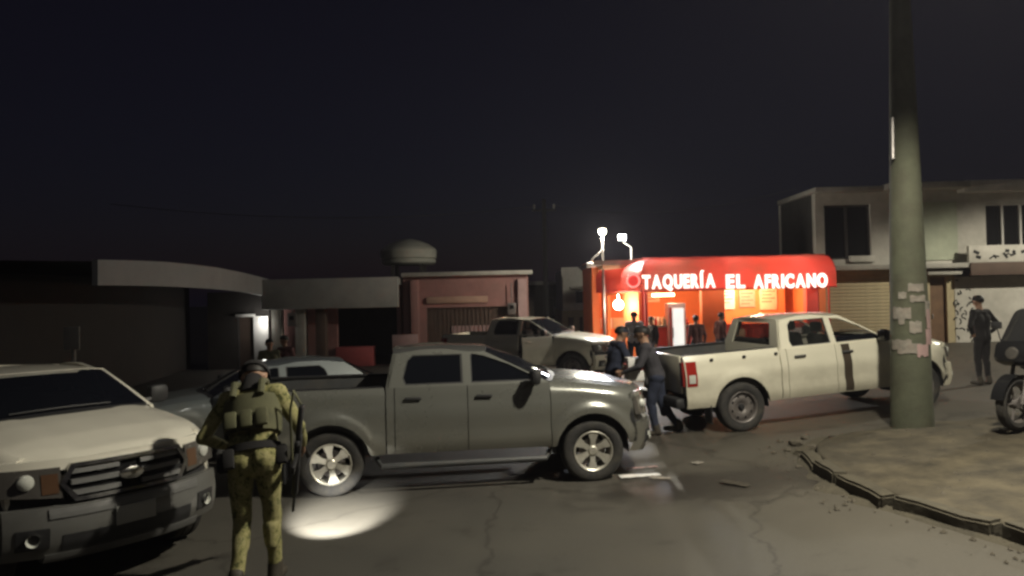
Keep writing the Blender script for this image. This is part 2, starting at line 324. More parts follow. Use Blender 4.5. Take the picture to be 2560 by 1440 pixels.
def rock(bm_r, seed, flat=0.6):
    bm = bmesh.new(); bmesh.ops.create_icosphere(bm, subdivisions=2, radius=bm_r)
    for v in bm.verts:
        v.co *= 1 + 0.45 * noise.noise(v.co.normalized() * 1.6 + Vector((seed, seed * 2.1, 0)))
        v.co.z *= flat
    bm.verts.index_update(); r = ([v.co.copy() for v in bm.verts], [[v.index for v in f.verts] for f in bm.faces]); bm.free(); return r

# ---------------------------------------------------------------- vehicles
def make_vehicle(name, label, P, M4, group='vehicles standing in the street'):
    root = empty(name, label=label, cat=P['cat'], group=group, M=M4)
    wb, W, belt, rz = P['wb'], P['W'], P['belt'], P['roof']
    cb, tail, sill = P['cab_back'], P['tail'], P['sill']
    pm, gl, sgl = P['paint'], P.get('wglass', M['half']), P['glass']
    wr = P['wheel_r']; ar = wr + 0.085; az = wr + 0.005; fl = P.get('flare', 0.03)
    axles = (0.0, -wb)
    # ---- surfaces
    def zt(x): return interp([(-0.62, belt + 0.015), (-0.1, belt - 0.03), (0.35, belt - 0.09), (0.62, belt - 0.15), (0.85, belt - 0.24)], x)
    def yp(x, z):
        t = (z - sill) / (belt - sill)
        y = W * interp([(-0.3, 0.92), (0, 0.958), (0.10, 0.985), (0.20, 0.992), (0.29, 0.978), (0.42, 0.986), (0.58, 1.0), (0.68, 0.996), (0.74, 0.982), (0.9, 0.965), (1, 0.945), (1.1, 0.93)], t)
        if x > 0.2: y -= 0.20 * ((x - 0.2) / 0.6) ** 2
        if x < tail + 0.6: y -= 0.05 * ((tail + 0.6 - x) / 0.6) ** 2
        for xc in axles:
            r = math.hypot(x - xc, z - az)
            if r < ar + 0.16 and z > sill - 0.15: y += fl * (1 - sm(ar + 0.045, ar + 0.16, r))
        return y
    def bot(x):
        for xc in axles:
            d = abs(x - xc)
            if d < ar: return max(sill, az + math.sqrt(ar * ar - d * d))
        return sill
    def F(y, z):
        return P['nose'] - P.get('wrap', 0.30) * (abs(y) / W) ** 2.6 + interp([(0.25, -0.13), (0.34, -0.06), (0.46, 0.0), (0.58, 0.015), (0.70, 0.0), (0.80, -0.03), (belt - 0.15, -0.085), (belt, -0.18)], z)
    def xsamp(x0, x1, n):
        s = set(x0 + (x1 - x0) * i / n for i in range(n + 1))
        for xc in axles:
            for k in range(17):
                x = xc + ar * math.cos(math.pi * k / 16)
                if min(x0, x1) < x < max(x0, x1): s.add(x)
        return sorted(s)
    def panel(nm, x0, x1, top, side, material, roll=0.0, slant0=0.0, slant1=0.0, nx=10, nz=14, parent=root, M3=None, btm=bot):
        xs = xsamp(x0, x1, nx); n = len(xs) - 1
        def fn(u, v):
            x = xs[min(n, int(round(u * n)))]; zb, zz = btm(x), top(x); z = zb + (zz - zb) * v
            xx = x + (slant0 * (1 - u) + slant1 * u) * v
            y = yp(xx, z)
            d = zz - z
            if roll and d < 0.13: y -= roll * (1 - d / 0.13) ** 2
            p = Vector((xx, side * y, z)); return M3 @ p if M3 else p
        off = Vector((0, -side * 0.035, 0)); off = (M3.to_3x3() @ off) if M3 else off
        return MB().shell(fn, n, nz, off).build(nm, material, parent, angle=50)
    fd0, fd1, rd1 = P['door0'], P['door1'], P['door2']
    bedtop = P.get('bedtop', belt)
    def hw(x): return yp(x, zt(x)) - 0.10
    for s in (-1, 1):
        panel('front_fender', fd0 + 0.006, 0.58, zt, s, pm, roll=0.095, nx=12)
        od = P.get('open_door') if s == -1 else None
        if od:
            H = Matrix.Translation((fd0, s * W * 0.98, 0)) @ Matrix.Rotation(od, 4, 'Z') @ Matrix.Translation((-fd0, -s * W * 0.98, 0))
        else: H = None
        d = panel('front_door', fd1 + 0.005, fd0 - 0.004, lambda x: belt, s, pm, nx=6, M3=H)
        hm = MB().box((fd1 + 0.20, s * (yp(fd1 + 0.2, belt - 0.13) + 0.022), belt - 0.13), (0.20, 0.028, 0.035), bev=0.012)
        if H: hm.v = [tuple(H @ Vector(v)) for v in hm.v]
        hm.build('handle', P.get('handle', pm), d)
        if od:                            # inner trim and window frame of the opened door
            tr = MB().box(((fd0 + fd1) / 2, s * (W - 0.075), (sill + belt) / 2), (abs(fd1 - fd0) - 0.06, 0.05, belt - sill - 0.05), bev=0.02)
            tr.v = [tuple(H @ Vector(v)) for v in tr.v]; tr.build('door_trim', M['black'], d)
        elif P.get('stripe') and s == -1:
            def st(u, v):
                x = P['stripe'][0] + P['stripe'][1] * u + 0.03 * (0.5 - v); z = sill + 0.02 + (belt - sill - 0.03) * v
                return (x, s * (yp(x, z) + 0.004), z)
            MB().grid(st, 2, 14).build('stripe', M['stripe'], d)
        d = panel('rear_door', rd1 + 0.006, fd1 - 0.005, lambda x: belt, s, pm, nx=8)
        MB().box((rd1 + 0.22, s * (yp(rd1 + 0.22, belt - 0.13) + 0.022), belt - 0.13), (0.20, 0.028, 0.035), bev=0.012).build('handle', P.get('handle', pm), d)
    for s in (-1, 1):
        if P['bed']: panel('cab_corner', cb + 0.006, rd1 - 0.004, lambda x: belt, s, pm, nx=3)
    # ---- greenhouse
    gy = lambda z: 0.940 * W - (z - belt) * P.get('tumble', 0.40)
    rf, rr = P['roof_f'], P['roof_r']
    def redge(x): return interp([(rf, rz - 0.045), (rf - 0.2, rz - 0.008), (rf - 0.5, rz), (rr + 0.35, rz), (rr, rz - 0.04)], x)
    ab = fd0 - 0.01
    outer = [(ab, belt), (ab - (ab - rf) * 0.5, belt + (rz - 0.045 - belt) * 0.52), (rf, redge(rf)), (rf - 0.2, redge(rf - 0.2)), (rf - 0.5, rz), (rr + 0.35, rz), (rr, redge(rr)), (cb + (rr - cb) * 0.5, (belt + rz) / 2), (cb, belt)]
    def pane(x0, x1, slantA=False, slantC=0.0):
        zb, ztp = belt + 0.025, rz - 0.065
        if slantA:
            k = (ab - rf) / (rz - 0.045 - belt); xa = ab - 0.12; xt = xa - k * (ztp - zb) + 0.02
            return [(x0, zb), (xa, zb), (xa - 0.02, zb + 0.035), (xa - (xa - xt) * 0.55, zb + (ztp - zb) * 0.60), (xt, ztp - 0.03), (xt - 0.14, ztp), (x0 + 0.02, ztp), (x0, ztp - 0.02)]
        return [(x0 + 0.03, zb), (x1, zb), (x1, ztp), (x0 + slantC + 0.06, ztp), (x0 + slantC * 0.9, ztp - 0.06), (x0, zb + 0.08)]
    w1 = pane(fd1 + 0.05, 0, True); w2 = pane(rd1 + 0.10, fd1 - 0.05, False, P.get('cslant', 0.06))
    for s in (-1, 1):
        fr = MB().plate(outer, [w1, w2], lambda a, b: (a, s * gy(b), b), (0, -s * 0.045, 0)).build('cab_frame', pm, root, angle=30)
        for wv, nm in ((w1, 'front_side_window'), (w2, 'rear_side_window')):
            if nm == 'front_side_window' and (s == -1 and (P.get('open_door') or P.get('window_down'))):
                if P.get('window_down'):
                    zb = belt + 0.025; cut = [(a, min(b, zb + 0.10)) for a, b in wv]
                    cut = [(wv[0][0], zb), (wv[1][0], zb), (wv[1][0] - 0.10, zb + 0.09), (wv[0][0], zb + 0.09)]
                    MB().plate(cut, [], lambda a, b: (a, s * (gy(b) - 0.022), b), (0, -s * 0.005, 0)).build(nm, M['tint'], root)
                continue
            o = MB().plate(wv, [], lambda a, b: (a, s * (gy(b) - 0.018), b), (0, -s * 0.005, 0)).build(nm, sgl, root)
            cx = sum(a for a, b in wv) / len(wv); cz = sum(b for a, b in wv) / len(wv)
            inn = [(cx + (a - cx) * 0.95, cz + (b - cz) * 0.92) for a, b in wv]
            MB().plate(wv, [inn], lambda a, b: (a, s * (gy(b) - 0.008), b), (0, -s * 0.008, 0)).build('window_seal', M['black'], o)
    ry = gy(rz) + 0.0
    def roof(u, v):
        y = -1 + 2 * v; x = rf - 0.0 + (rr - rf) * u + 0.07 * (1 - y * y) * (1 - u) - 0.03 * (1 - y * y) * u
        yy = y * gy(redge(rf + (rr - rf) * u)); return (x, yy, redge(rf + (rr - rf) * u) + 0.055 * (1 - abs(y) ** 2.6) * (0.6 + 0.4 * math.sin(math.pi * u)))
    MB().shell(roof, 18, 16, (0, 0, -0.03)).build('roof', pm, root, angle=45)
    def xcowl(y): return fd0 - 0.05 + 0.16 * (1 - (abs(y) / 0.8) ** 2)
    def zcowl(y): return belt + 0.01 + 0.05 * (1 - (abs(y) / 0.8) ** 2)
    def wind(u, v):
        y = -1 + 2 * u
        b = Vector((xcowl(y * 0.76), y * (W * 0.94 - 0.045), zcowl(y * 0.76)))
        t = Vector((rf + 0.07 * (1 - y * y) + 0.01, y * (gy(rz - 0.045) - 0.03), redge(rf) + 0.033 * (1 - abs(y) ** 2.6) - 0.006))
        p = b.lerp(t, v); p.x += 0.045 * math.sin(math.pi * v) * (1 - 0.5 * y * y); return p
    ws = MB().shell(wind, 14, 8, (-0.012, 0, -0.01)).build('windshield', gl, root, angle=60)
    def cowl(u, v):
        y = -1 + 2 * u; return (xcowl(y * 0.76) + 0.075 * v, y * (W * 0.94 - 0.05 - 0.03 * v), zcowl(y * 0.76) + 0.006 - 0.022 * v)
    MB().grid(cowl, 14, 2).build('cowl', M['black'], root)
    for k, (a, b) in enumerate(((-0.55, 0.02), (0.0, 0.52))):
        p = [Vector(wind((y + 1) / 2, 0.06)) + Vector((0.022, 0, 0.012)) for y in (a, a + (b - a) * .3, a + (b - a) * .6, b)]
        MB().tube(p, 0.010, 6).build('wiper', M['black'], root)
    # ---- hood
    def hood(u, v):
        y = -1 + 2 * v; xb = xcowl(y * 0.8) + 0.085; zf = zt(0.66) - 0.01; 
        xf = F(y * (hw(0.55) - 0.006), belt - 0.17) - 0.01; x = xb + (xf - xb) * u
        hwid = hw(min(x, 0.58)) - 0.008
        z = zt(min(x, 0.64)) + 0.052 * (1 - abs(y) ** 2.5) + 0.012 * (sm(0.52, 0.60, abs(y)) - sm(0.80, 0.97, abs(y)))
        z -= 0.055 * max(0, (u - 0.86) / 0.14) ** 2
        return (x, y * hwid, z)
    MB().shell(hood, 24, 28, (0, 0, -0.03)).build('hood', P.get('hood_mat', pm), root, angle=50)
    MB().box((-0.1, 0, belt - 0.20), (0.9, 1.3, 0.05)).build('engine_cover', M['black'], root)
    # ---- front face
    zt_f = belt - 0.19
    def patch(nm, y0, y1, z0, z1, off, material, th=0.06, parent=root, ny=14, nz=6, z0b=None, z1b=None):
        def fn(u, v):
            y = y0 + (y1 - y0) * u; a = z0 + ((z0b if z0b is not None else z0) - z0) * u; b = z1 + ((z1b if z1b is not None else z1) - z1) * u
            z = a + (b - a) * v; return (F(y, z) + off, y, z)
        return MB().shell(fn, ny, nz, (-th, 0, 0)).build(nm, material, parent, angle=45)
    gw, gz0, gz1 = P['grille']
    ye = W - 0.055
    core = MB().shell(lambda u, v: (F(-ye + 2 * ye * u, sill + (zt_f - sill) * v) - 0.075, -ye + 2 * ye * u, sill + (zt_f - 0.035 - sill) * v), 24, 10, (-0.1, 0, 0)).build('front_panel', M['black'], root)
    bt = gz0 - 0.03
    bp = patch('bumper', -ye, ye, P.get('bump0', 0.36), bt, 0.0, P['bumper_mat'], ny=32, nz=10, th=0.12)
    patch('lower_grille', -0.52, 0.52, 0.40, 0.53, 0.006, M['black'], th=0.02, parent=bp)
    patch('skid_plate', -0.62, 0.62, 0.315, 0.385, 0.012, M['bsil'], th=0.10, parent=bp)
    patch('bumper_trim', -0.60, 0.60, bt - 0.085, bt - 0.015, 0.012, M['bsil'], th=0.03, parent=bp)
    MB().box((F(0, 0.60) + 0.022, 0, 0.60), (0.012, 0.32, 0.15), bev=0.004).build('number_plate', M['plate'], bp)
    for s in (-1, 1):
        fg = patch('fog_lamp_bezel', s * 0.60, s * 0.80, 0.44, 0.60, 0.008, M['black'], th=0.03, parent=bp, ny=6)
        MB().lathe([(0.0, 0.012), (0.03, 0.01), (0.045, 0.0), (0.05, -0.02)], 'y', 16, (0, 0, 0)).build('fog_lamp', M['lens'], bp).matrix_local = Matrix.Translation((F(0.7, 0.52) + 0.012, s * 0.70, 0.52)) @ Matrix.Rotation(R(-90 + 25 * s), 4, 'Z') @ Matrix.Rotation(math.pi, 4, 'Z')
    g = patch('grille', -gw, gw, gz0, gz1, -0.030, M['gloss'], th=0.03)
    if P['style'] == 'bars':
        gf = [(-gw - 0.05, (gz0 + gz1) / 2), (-gw + 0.03, gz1 + 0.015), (gw - 0.03, gz1 + 0.015), (gw + 0.05, (gz0 + gz1) / 2), (gw - 0.04, gz0 - 0.005), (-gw + 0.04, gz0 - 0.005)]
        gi = [(a * 0.93, (gz0 + gz1) / 2 + (b - (gz0 + gz1) / 2) * 0.80) for a, b in gf]
        def dense(l, n=8):
            o = []
            for i in range(len(l)):
                a, b = l[i], l[(i + 1) % len(l)]
                o += [(a[0] + (b[0] - a[0]) * k / n, a[1] + (b[1] - a[1]) * k / n) for k in range(n)]
            return o
        MB().plate(dense(gf), [dense(gi)], lambda a, b: (F(a, b) + 0.022, a, b), (-0.06, 0, 0)).build('grille_surround', P.get('chrome', M['chrome']), g, angle=25)
        n = 3
        for k in range(n):
            z = gz0 + (gz1 - gz0) * (k + 0.62) / (n + 0.25)
            for sgn in ((-1, 1)):
                patch('grille_bar', sgn * 0.085, sgn * (gw - 0.03), z - 0.016, z + 0.020, 0.004, M['bsil'], th=0.035, parent=g, nz=2)
        MB().lathe([(0.0, 0.016), (0.04, 0.014), (0.062, 0.006), (0.066, -0.012)], 'y', 20).build('emblem', M['chrome'], g).matrix_local = Matrix.Translation((F(0, 0.5 * (gz0 + gz1)) + 0.018, 0, 0.5 * (gz0 + gz1))) @ Matrix.Rotation(R(-90), 4, 'Z') @ Matrix.Scale(1.5, 4, (1, 0, 0)) @ Matrix.Scale(0.8, 4, (0, 0, 1))
    else:
        for k in range(4):
            z = gz0 + (gz1 - gz0) * (k + 0.5) / 4
            patch('grille_bar', -gw + 0.03, gw - 0.03, z - 0.010, z + 0.010, -0.010, M['dgrey'], th=0.02, parent=g, nz=2)
        patch('grille_surround', -gw, gw, gz1 - 0.02, gz1 + 0.025, 0.012, M['chrome'], th=0.04, parent=g, nz=2)
    patch('header_panel', -ye, ye, gz1 - 0.03, belt - 0.165, -0.012, pm, th=0.06, ny=28, nz=3)
    for s in (-1, 1):
        hl = patch('headlight', s * (gw + 0.035), s * ye, gz0 + 0.03, gz1 - 0.005, 0.004, M['lampbowl'], th=0.05, z0b=gz0 + 0.07, z1b=gz1 + 0.0)
        yy = s * (W - 0.20); zc = (gz0 + gz1) / 2 + 0.035
        MB().lathe([(0.0, 0.040), (0.03, 0.036), (0.055, 0.020), (0.066, -0.02)], 'y', 18).build('lamp_lens', M['lens'], hl).matrix_local = Matrix.Translation((F(yy, zc) + 0.008, yy, zc)) @ Matrix.Rotation(R(-90 + 22 * s), 4, 'Z')
        patch('indicator', s * (gw + 0.055), s * (gw + 0.16), gz0 + 0.07, gz1 - 0.05, 0.010, M['amber'], th=0.02, parent=hl, nz=4)
    # ---- mirrors, steps, chassis, interior
    for s in (-1, 1):
        mr = MB().box((fd0 - 0.20, s * (W + 0.10), belt + 0.085), (0.12, 0.20, 0.19), bev=0.05).tube([(fd0 - 0.18, s * (W * 0.93), belt + 0.02), (fd0 - 0.19, s * (W + 0.03), belt + 0.04)], 0.03, 8).build('mirror', P.get('mirror', M['black']), root)
        MB().box((fd0 - 0.263, s * (W + 0.10), belt + 0.085), (0.006, 0.16, 0.15), bev=0.002).build('mirror_glass', M['gloss'], mr)
        if P.get('step'):
            MB().tube([(-ar - 0.06, s * (W - 0.12), 0.40), (-ar - 0.12, s * (W + 0.0), 0.335), (-wb + ar + 0.12, s * (W + 0.0), 0.335), (-wb + ar + 0.06, s * (W - 0.12), 0.40)], 0.036, 10).build('side_step', M['dgrey'], root)
    ch = MB().box(((tail + 0.4) / 2, 0, 0.46), (abs(tail) + 0.2, 0.90, 0.14))
    ch.box(((fd0 + cb) / 2, 0, sill + 0.03), (abs(cb - fd0) + 0.2, 2 * W - 0.22, 0.08))
    for xc in axles: ch.tube([(xc, -W + 0.25, wr), (xc, W - 0.25, wr)], 0.06, 8)
    ch.build('chassis', M['black'], root)
    inn = MB().box((fd0 - 0.10, 0, belt - 0.16), (0.42, 2 * W - 0.24, 0.30), bev=0.05)
    inn.build('dashboard', M['black'], root)
    MB().tube([(fd0 - 0.42 + 0.05 * math.sin(t), 0.36 + 0.19 * math.cos(t), belt - 0.06 + 0.18 * math.sin(t)) for t in [2 * math.pi * k / 16 for k in range(17)]], 0.016, 6, cap=False).build('steering_wheel', M['black'], root)
    for xs_, ys_ in ((fd1 + 0.10, -0.38), (fd1 + 0.10, 0.38)):
        MB().box((xs_ + 0.26, ys_, sill + 0.32), (0.52, 0.50, 0.2), bev=0.06).box((xs_, ys_, belt - 0.18), (0.15, 0.48, 0.66), Matrix.Rotation(R(-12), 3, 'Y'), bev=0.06).box((xs_ - 0.07, ys_, belt + 0.26), (0.09, 0.26, 0.17), bev=0.04).build('seat', M['seat'], root)
    MB().box((rd1 + 0.30, 0, sill + 0.32), (0.5, 1.35, 0.2), bev=0.06).box((rd1 + 0.06, 0, belt - 0.18), (0.15, 1.35, 0.62), Matrix.Rotation(R(-10), 3, 'Y'), bev=0.06).build('rear_seat', M['seat'], root)
    # wheel wells
    for xc in axles:
        for s in (-1, 1):
            MB().grid(lambda u, v: (xc + (ar - 0.008) * math.cos(math.pi * (1.06 * u - 0.03)), s * (W - 0.06 - 0.36 * v), az + (ar - 0.008) * math.sin(math.pi * (1.06 * u - 0.03))), 20, 2).plate([(xc + ar * 0.99 * math.cos(math.pi * k / 12), az + ar * 0.99 * math.sin(math.pi * k / 12)) for k in range(13)], [], lambda a, b: (a, s * (W - 0.42), b), (0, -s * 0.01, 0)).build('wheel_well', M['black'], root)
    # ---- rear
    if P['bed']:
        for s in (-1, 1):
            panel('bed_side', tail + 0.02, cb - 0.010, lambda x: bedtop, s, pm, roll=0.03, nx=14)
            MB().shell(lambda u, v: (tail + 0.04 + (cb - 0.04 - tail - 0.04) * u, s * (yp(tail + 0.04 + (cb - tail) * u * 0.97, bedtop) - 0.03 - 0.09 * v), bedtop + 0.012 + 0.004 * math.sin(math.pi * v)), 10, 3, (0, 0, -0.02)).build('bed_rail', M['black'], root)
            MB().box(((tail + cb) / 2, s * (W - 0.135), (0.66 + bedtop) / 2), (abs(tail - cb) - 0.06, 0.02, bedtop - 0.66)).build('bed_liner', M['dgrey'], root)
            # tail lamp wraps the corner
            def tl(u, v):
                z = 0.78 + (bedtop - 0.09 - 0.78) * v; t = u * 0.16
                return (tail + 0.035 + t, s * (yp(tail + 0.03 + t, z) + 0.006), z)
            lt = MB().shell(tl, 6, 8, (0, -s * 0.03, 0)).build('tail_light', M['redlens'], root)
            MB().box((tail - 0.006, s * (W - 0.13), (0.78 + bedtop - 0.09) / 2), (0.03, 0.12, bedtop - 0.09 - 0.78), bev=0.01).build('lamp_back', M['redlens'], lt)
            def tl2(u, v):
                z = 0.83 + 0.13 * v; t = 0.03 + u * 0.10
                return (tail + 0.035 + t, s * (yp(tail + 0.03 + t, z) + 0.012), z)
            MB().shell(tl2, 5, 4, (0, -s * 0.01, 0)).build('reverse_lens', M['lens'], lt)
            for k in range(3 if P.get('hooks') else 0):
                xk = tail + 0.45 + 0.55 * k
                MB().box((xk, s * (yp(xk, bedtop - 0.09) + 0.012), bedtop - 0.085), (0.055, 0.03, 0.045), bev=0.012).build('cleat', M['black'], root)
            MB().box((-wb - ar - 0.06, s * (W - 0.14), 0.36), (0.02, 0.24, 0.36), bev=0.006).build('mud_flap', M['black'], root)
        MB().box(((tail + cb) / 2, 0, 0.655), (abs(tail - cb) - 0.04, 2 * W - 0.28, 0.03)).build('bed_floor', M['dgrey'], root)
        MB().box((tail + 0.02, 0, (0.66 + bedtop) / 2), (0.05, 2 * W - 0.40, bedtop - 0.66), bev=0.015).build('tailgate', pm, root)
        MB().box((tail - 0.08, 0, 0.53), (0.16, 2 * W - 0.16, 0.17), bev=0.05).build('rear_bumper', P.get('rear_bumper', M['dgrey']), root)
        hole = [(-0.60, belt + 0.05), (0.60, belt + 0.05), (0.50, rz - 0.09), (-0.50, rz - 0.09)]
        fb = lambda a, b: (cb + (rr - cb) * max(0, (b - belt) / (rz - belt)) - 0.004, a, b)
        g0 = gy(belt); g1 = gy(rz - 0.04)
        MB().plate([(-g0, 0.62), (g0, 0.62), (g0, belt), (g1, rz - 0.04), (0, rz + 0.01), (-g1, rz - 0.04), (-g0, belt)], [hole], fb, (0.04, 0, 0)).build('cab_back', pm, root)
        MB().plate(hole, [], lambda a, b: tuple(Vector(fb(a, b)) + Vector((0.012, 0, 0))), (0.005, 0, 0)).build('rear_window', gl, root)
    else:
        for s in (-1, 1): panel('rear_fender', tail + 0.12, rd1 - 0.004, lambda x: belt - 0.0 if x > cb else belt - 0.03 * (cb - x) / max(0.1, cb - tail), s, pm, roll=0.06, nx=14)
        def rw(u, v):
            y = -1 + 2 * u; return Vector((cb - 0.30, y * (gy(belt) - 0.06), belt + 0.02)).lerp(Vector((rr - 0.02, y * (gy(rz) - 0.03), redge(rr) + 0.03 * (1 - y * y))), v)
        MB().shell(rw, 10, 6, (0.01, 0, -0.01)).build('rear_window', gl, root)
        MB().shell(lambda u, v: (cb - 0.28 + (tail + 0.14 - cb + 0.28) * u, (-1 + 2 * v) * (W * 0.86), belt + 0.0 + 0.045 * (1 - (-1 + 2 * v) ** 2) - 0.05 * u * u), 10, 12, (0, 0, -0.03)).build('trunk_lid', pm, root)
        MB().shell(lambda u, v: (tail + 0.16 * abs(-1 + 2 * u) ** 2.6 + 0.05 * abs(v - 0.35), (-1 + 2 * u) * (W - 0.06), 0.34 + (belt - 0.10 - 0.34) * v), 20, 8, (0.1, 0, 0)).build('rear_bumper', pm, root)
        for s in (-1, 1): MB().box((tail + 0.10, s * (W - 0.22), belt - 0.20), (0.08, 0.30, 0.13), bev=0.03).build('tail_light', M['redlens'], root)
    # ---- wheels
    k = wr / 0.385
    for xc in axles:
        for s in (-1, 1):
            wx = Matrix.Translation((xc, s * (W - 0.135), wr)) @ Matrix.Rotation((P.get('steer', 0) if xc == 0 else 0) + (0 if s < 0 else math.pi), 4, 'Z') @ Matrix.Rotation(random.uniform(0, 1), 4, 'Y') @ Matrix.Scale(k, 4)
            hub = MB().lathe([(0.0, -0.045), (0.16, -0.045), (0.16, -0.01), (0.0, -0.01)], 'y', 24).build('wheel', M['steel'], root); hub.matrix_local = wx
            MB().lathe([(0.235, 0.10), (0.235, -0.09), (0.252, -0.112), (0.29, -0.126), (0.335, -0.128), (0.366, -0.115), (0.381, -0.092), (0.385, -0.05), (0.378, -0.046), (0.378, -0.036), (0.385, -0.032), (0.385, 0.032), (0.378, 0.036), (0.378, 0.046), (0.385, 0.05), (0.381, 0.092), (0.366, 0.115), (0.30, 0.125), (0.235, 0.10)], 'y', 48).build('tyre', M['tyre'], hub, angle=50)
            rim = MB().lathe([(0.240, -0.108), (0.246, -0.116), (0.238, -0.120), (0.222, -0.108), (0.216, -0.06), (0.205, 0.08), (0.225, 0.09)], 'y', 40)
            if P['wheel'] == 'alloy':
                n = 6
                for j in range(n):
                    a = 2 * math.pi * j / n
                    for da in (-0.12, 0.12):
                        vs = []
                        for r, hwid, yo in ((0.05, 0.030, -0.075), (0.13, 0.022, -0.092), (0.222, 0.034, -0.106)):
                            aa = a + da * r / 0.2; ca, sa = math.cos(aa), math.sin(aa)
                            for q, yy in ((-hwid, yo), (hwid, yo), (hwid, yo + 0.045), (-hwid, yo + 0.045)): vs.append((r * ca - q * sa, yy, r * sa + q * ca))
                        rim.add(vs, [(0, 1, 5, 4), (1, 2, 6, 5), (2, 3, 7, 6), (3, 0, 4, 7), (4, 5, 9, 8), (5, 6, 10, 9), (6, 7, 11, 10), (7, 4, 8, 11)])
                rim.lathe([(0.0, -0.098), (0.045, -0.096), (0.062, -0.080), (0.065, -0.04)], 'y', 20)
                rim.build('rim', M['alloy'], hub, angle=35)
                for j in range(6):
                    a = 2 * math.pi * (j + 0.5) / 6
                    pass
            else:
                def disc(u, v):
                    t = 2 * math.pi * u; r = 0.06 + 0.16 * v; return (r * math.cos(t), -0.045 - 0.035 * math.sin(math.pi * v) , r * math.sin(t))
                rim.grid(disc, 40, 6).build('rim', M['steel'], hub, angle=45)
                for j in range(8):
                    a = 2 * math.pi * j / 8
                    MB().lathe([(0.0, -0.078), (0.020, -0.0765)], 'y', 10, (0.168 * math.cos(a), 0, 0.168 * math.sin(a))).build('vent_hole', M['gloss'], hub)
                MB().lathe([(0.0, -0.095), (0.035, -0.093), (0.05, -0.07), (0.052, -0.04)], 'y', 18).build('hub_cap', M['black'], hub)
    return root
M['stripe'] = mat('brown_stripe', (0.055, 0.042, 0.030), 0.5, var=0.15)
def vmat(x, y, yaw, z=0.0, pitch=0.0):
    return Matrix.Translation((x, y, z)) @ Matrix.Rotation(yaw, 4, 'Z') @ Matrix.Rotation(-pitch, 4, 'Y')
PK = dict(cat='pickup', wb=3.22, W=0.92, belt=1.235, roof=1.70, cab_back=-2.52, tail=-4.36, sill=0.47, wheel_r=0.385, nose=0.89, door0=-0.52, door1=-1.53, door2=-2.40,
          roof_f=-1.30, roof_r=-2.40, paint=M['w_paint'], glass=M['tint'], grille=(0.46, 0.76, 1.02), style='bars', bumper_mat=M['dgrey'], bed=True, wheel='alloy', bedtop=1.25)
def V(**k): d = dict(PK); d.update(k); return d

make_vehicle('pickup_truck', 'dark olive grey pickup with alloy wheels, side-on in the middle of the street',
    V(paint=M['olive'], flare=0.05, wb=3.15, cab_back=-2.50, belt=1.25, roof=1.685, tail=-4.30, step=True, style='slats', grille=(0.42, 0.74, 1.03), bumper_mat=M['olive'], handle=M['black'], wheel_r=0.385, rear_bumper=M['dgrey']),
    vmat(0.837, 9.811, 0.130))
make_vehicle('pickup_truck', 'white pickup nosing in at the left edge, front with grille and lamps towards us',
    V(paint=M['f_paint'], flare=0.03, belt=1.27, roof=1.67, grille=(0.47, 0.78, 1.05), bumper_mat=M['bgrey'], chrome=M['chrome'], wglass=M['tint'], mirror=M['black']),
    vmat(-3.884, 6.574, -0.648))
make_vehicle('pickup_truck', 'cream white pickup with a brown door stripe parked behind the concrete pole',
    V(paint=M['w_paint'], glass=M['clear'], wglass=M['clear'], wheel='steel', hooks=True, window_down=True, stripe=(-1.41, 0.15), roof=1.71, belt=1.22, handle=M['dgrey'], bumper_mat=M['w_paint'], sill=0.44, flare=0.02, rear_bumper=M['black'], tail=-4.14),
    vmat(6.52, 12.82, 0.21, G(6.52), math.atan2(G(6.52) - G(3.37), 3.22)))
make_vehicle('pickup_truck', 'white pickup with its front door hanging open in front of the pink shop',
    V(paint=M['w_paint'], glass=M['half'], wglass=M['half'], wheel='steel', open_door=R(62), bumper_mat=M['w_paint'], roof=1.70, tail=-3.95),
    vmat(1.90, 19.6, -0.45, G(1.2)))
make_vehicle('saloon_car', 'blue grey saloon car half hidden behind the soldier and the white pickup',
    V(cat='car', paint=M['sil'], wb=2.6, W=0.87, belt=0.94, roof=1.38, cab_back=-2.95, tail=-3.55, sill=0.27, wheel_r=0.31, nose=0.80, door0=-0.50, door1=-1.50, door2=-2.32, roof_f=-1.22, roof_r=-2.45,
      grille=(0.36, 0.58, 0.73), style='slats', bumper_mat=M['sil'], bed=False, flare=0.015, tumble=0.5, wheel='steel', bump0=0.22, cslant=0.1, wrap=0.25, rear_bumper=M['sil']),
    vmat(-5.15, 11.0, math.pi + 0.42))

# ---------------------------------------------------------------- lamps
def lamp(kind, name, loc, power, col, radius=0.1, parent=None, **k):
    d = bpy.data.lights.new(name, kind); d.energy = power; d.color = col
    if kind in ('POINT', 'SPOT'): d.shadow_soft_size = radius
    for a, b in k.items(): setattr(d, a, b)
    o = bpy.data.objects.new(name, d); C.objects.link(o); o.location = loc
    if parent is not None: o.parent = parent
    return o
def street_lamp(bx, by, z0, yaw, label, power, size, col=(1.0, 0.93, 0.75)):
    r = empty('street_lamp', (bx, by, z0), yaw, label, 'street lamp', 'street lamps on the right-hand side')
    MB().tube([(0, 0, -0.2), (0, 0, 3.2), (0, 0, 6.3)], [0.11, 0.085, 0.06], 14).build('post', M['steel'], r)
    MB().tube([(0, 0, 6.2), (0.3, 0, 6.55), (1.0, 0, 6.72), (1.9, 0, 6.74)], 0.035, 8).build('arm', M['steel'], r)
    MB().box((2.15, 0, 6.74), (0.62, 0.26, 0.12), bev=0.05).build('lamp_head', M['steel'], r)
    MB().box((2.18, 0, 6.672), (0.42, 0.20, 0.012)).build('lamp_glass', emit('lamp_glass', col, 8.0), r)
    lamp('SPOT', 'lamp_light', (2.18, 0, 6.64), power, col, 0.16, r, spot_size=R(size), spot_blend=0.30)
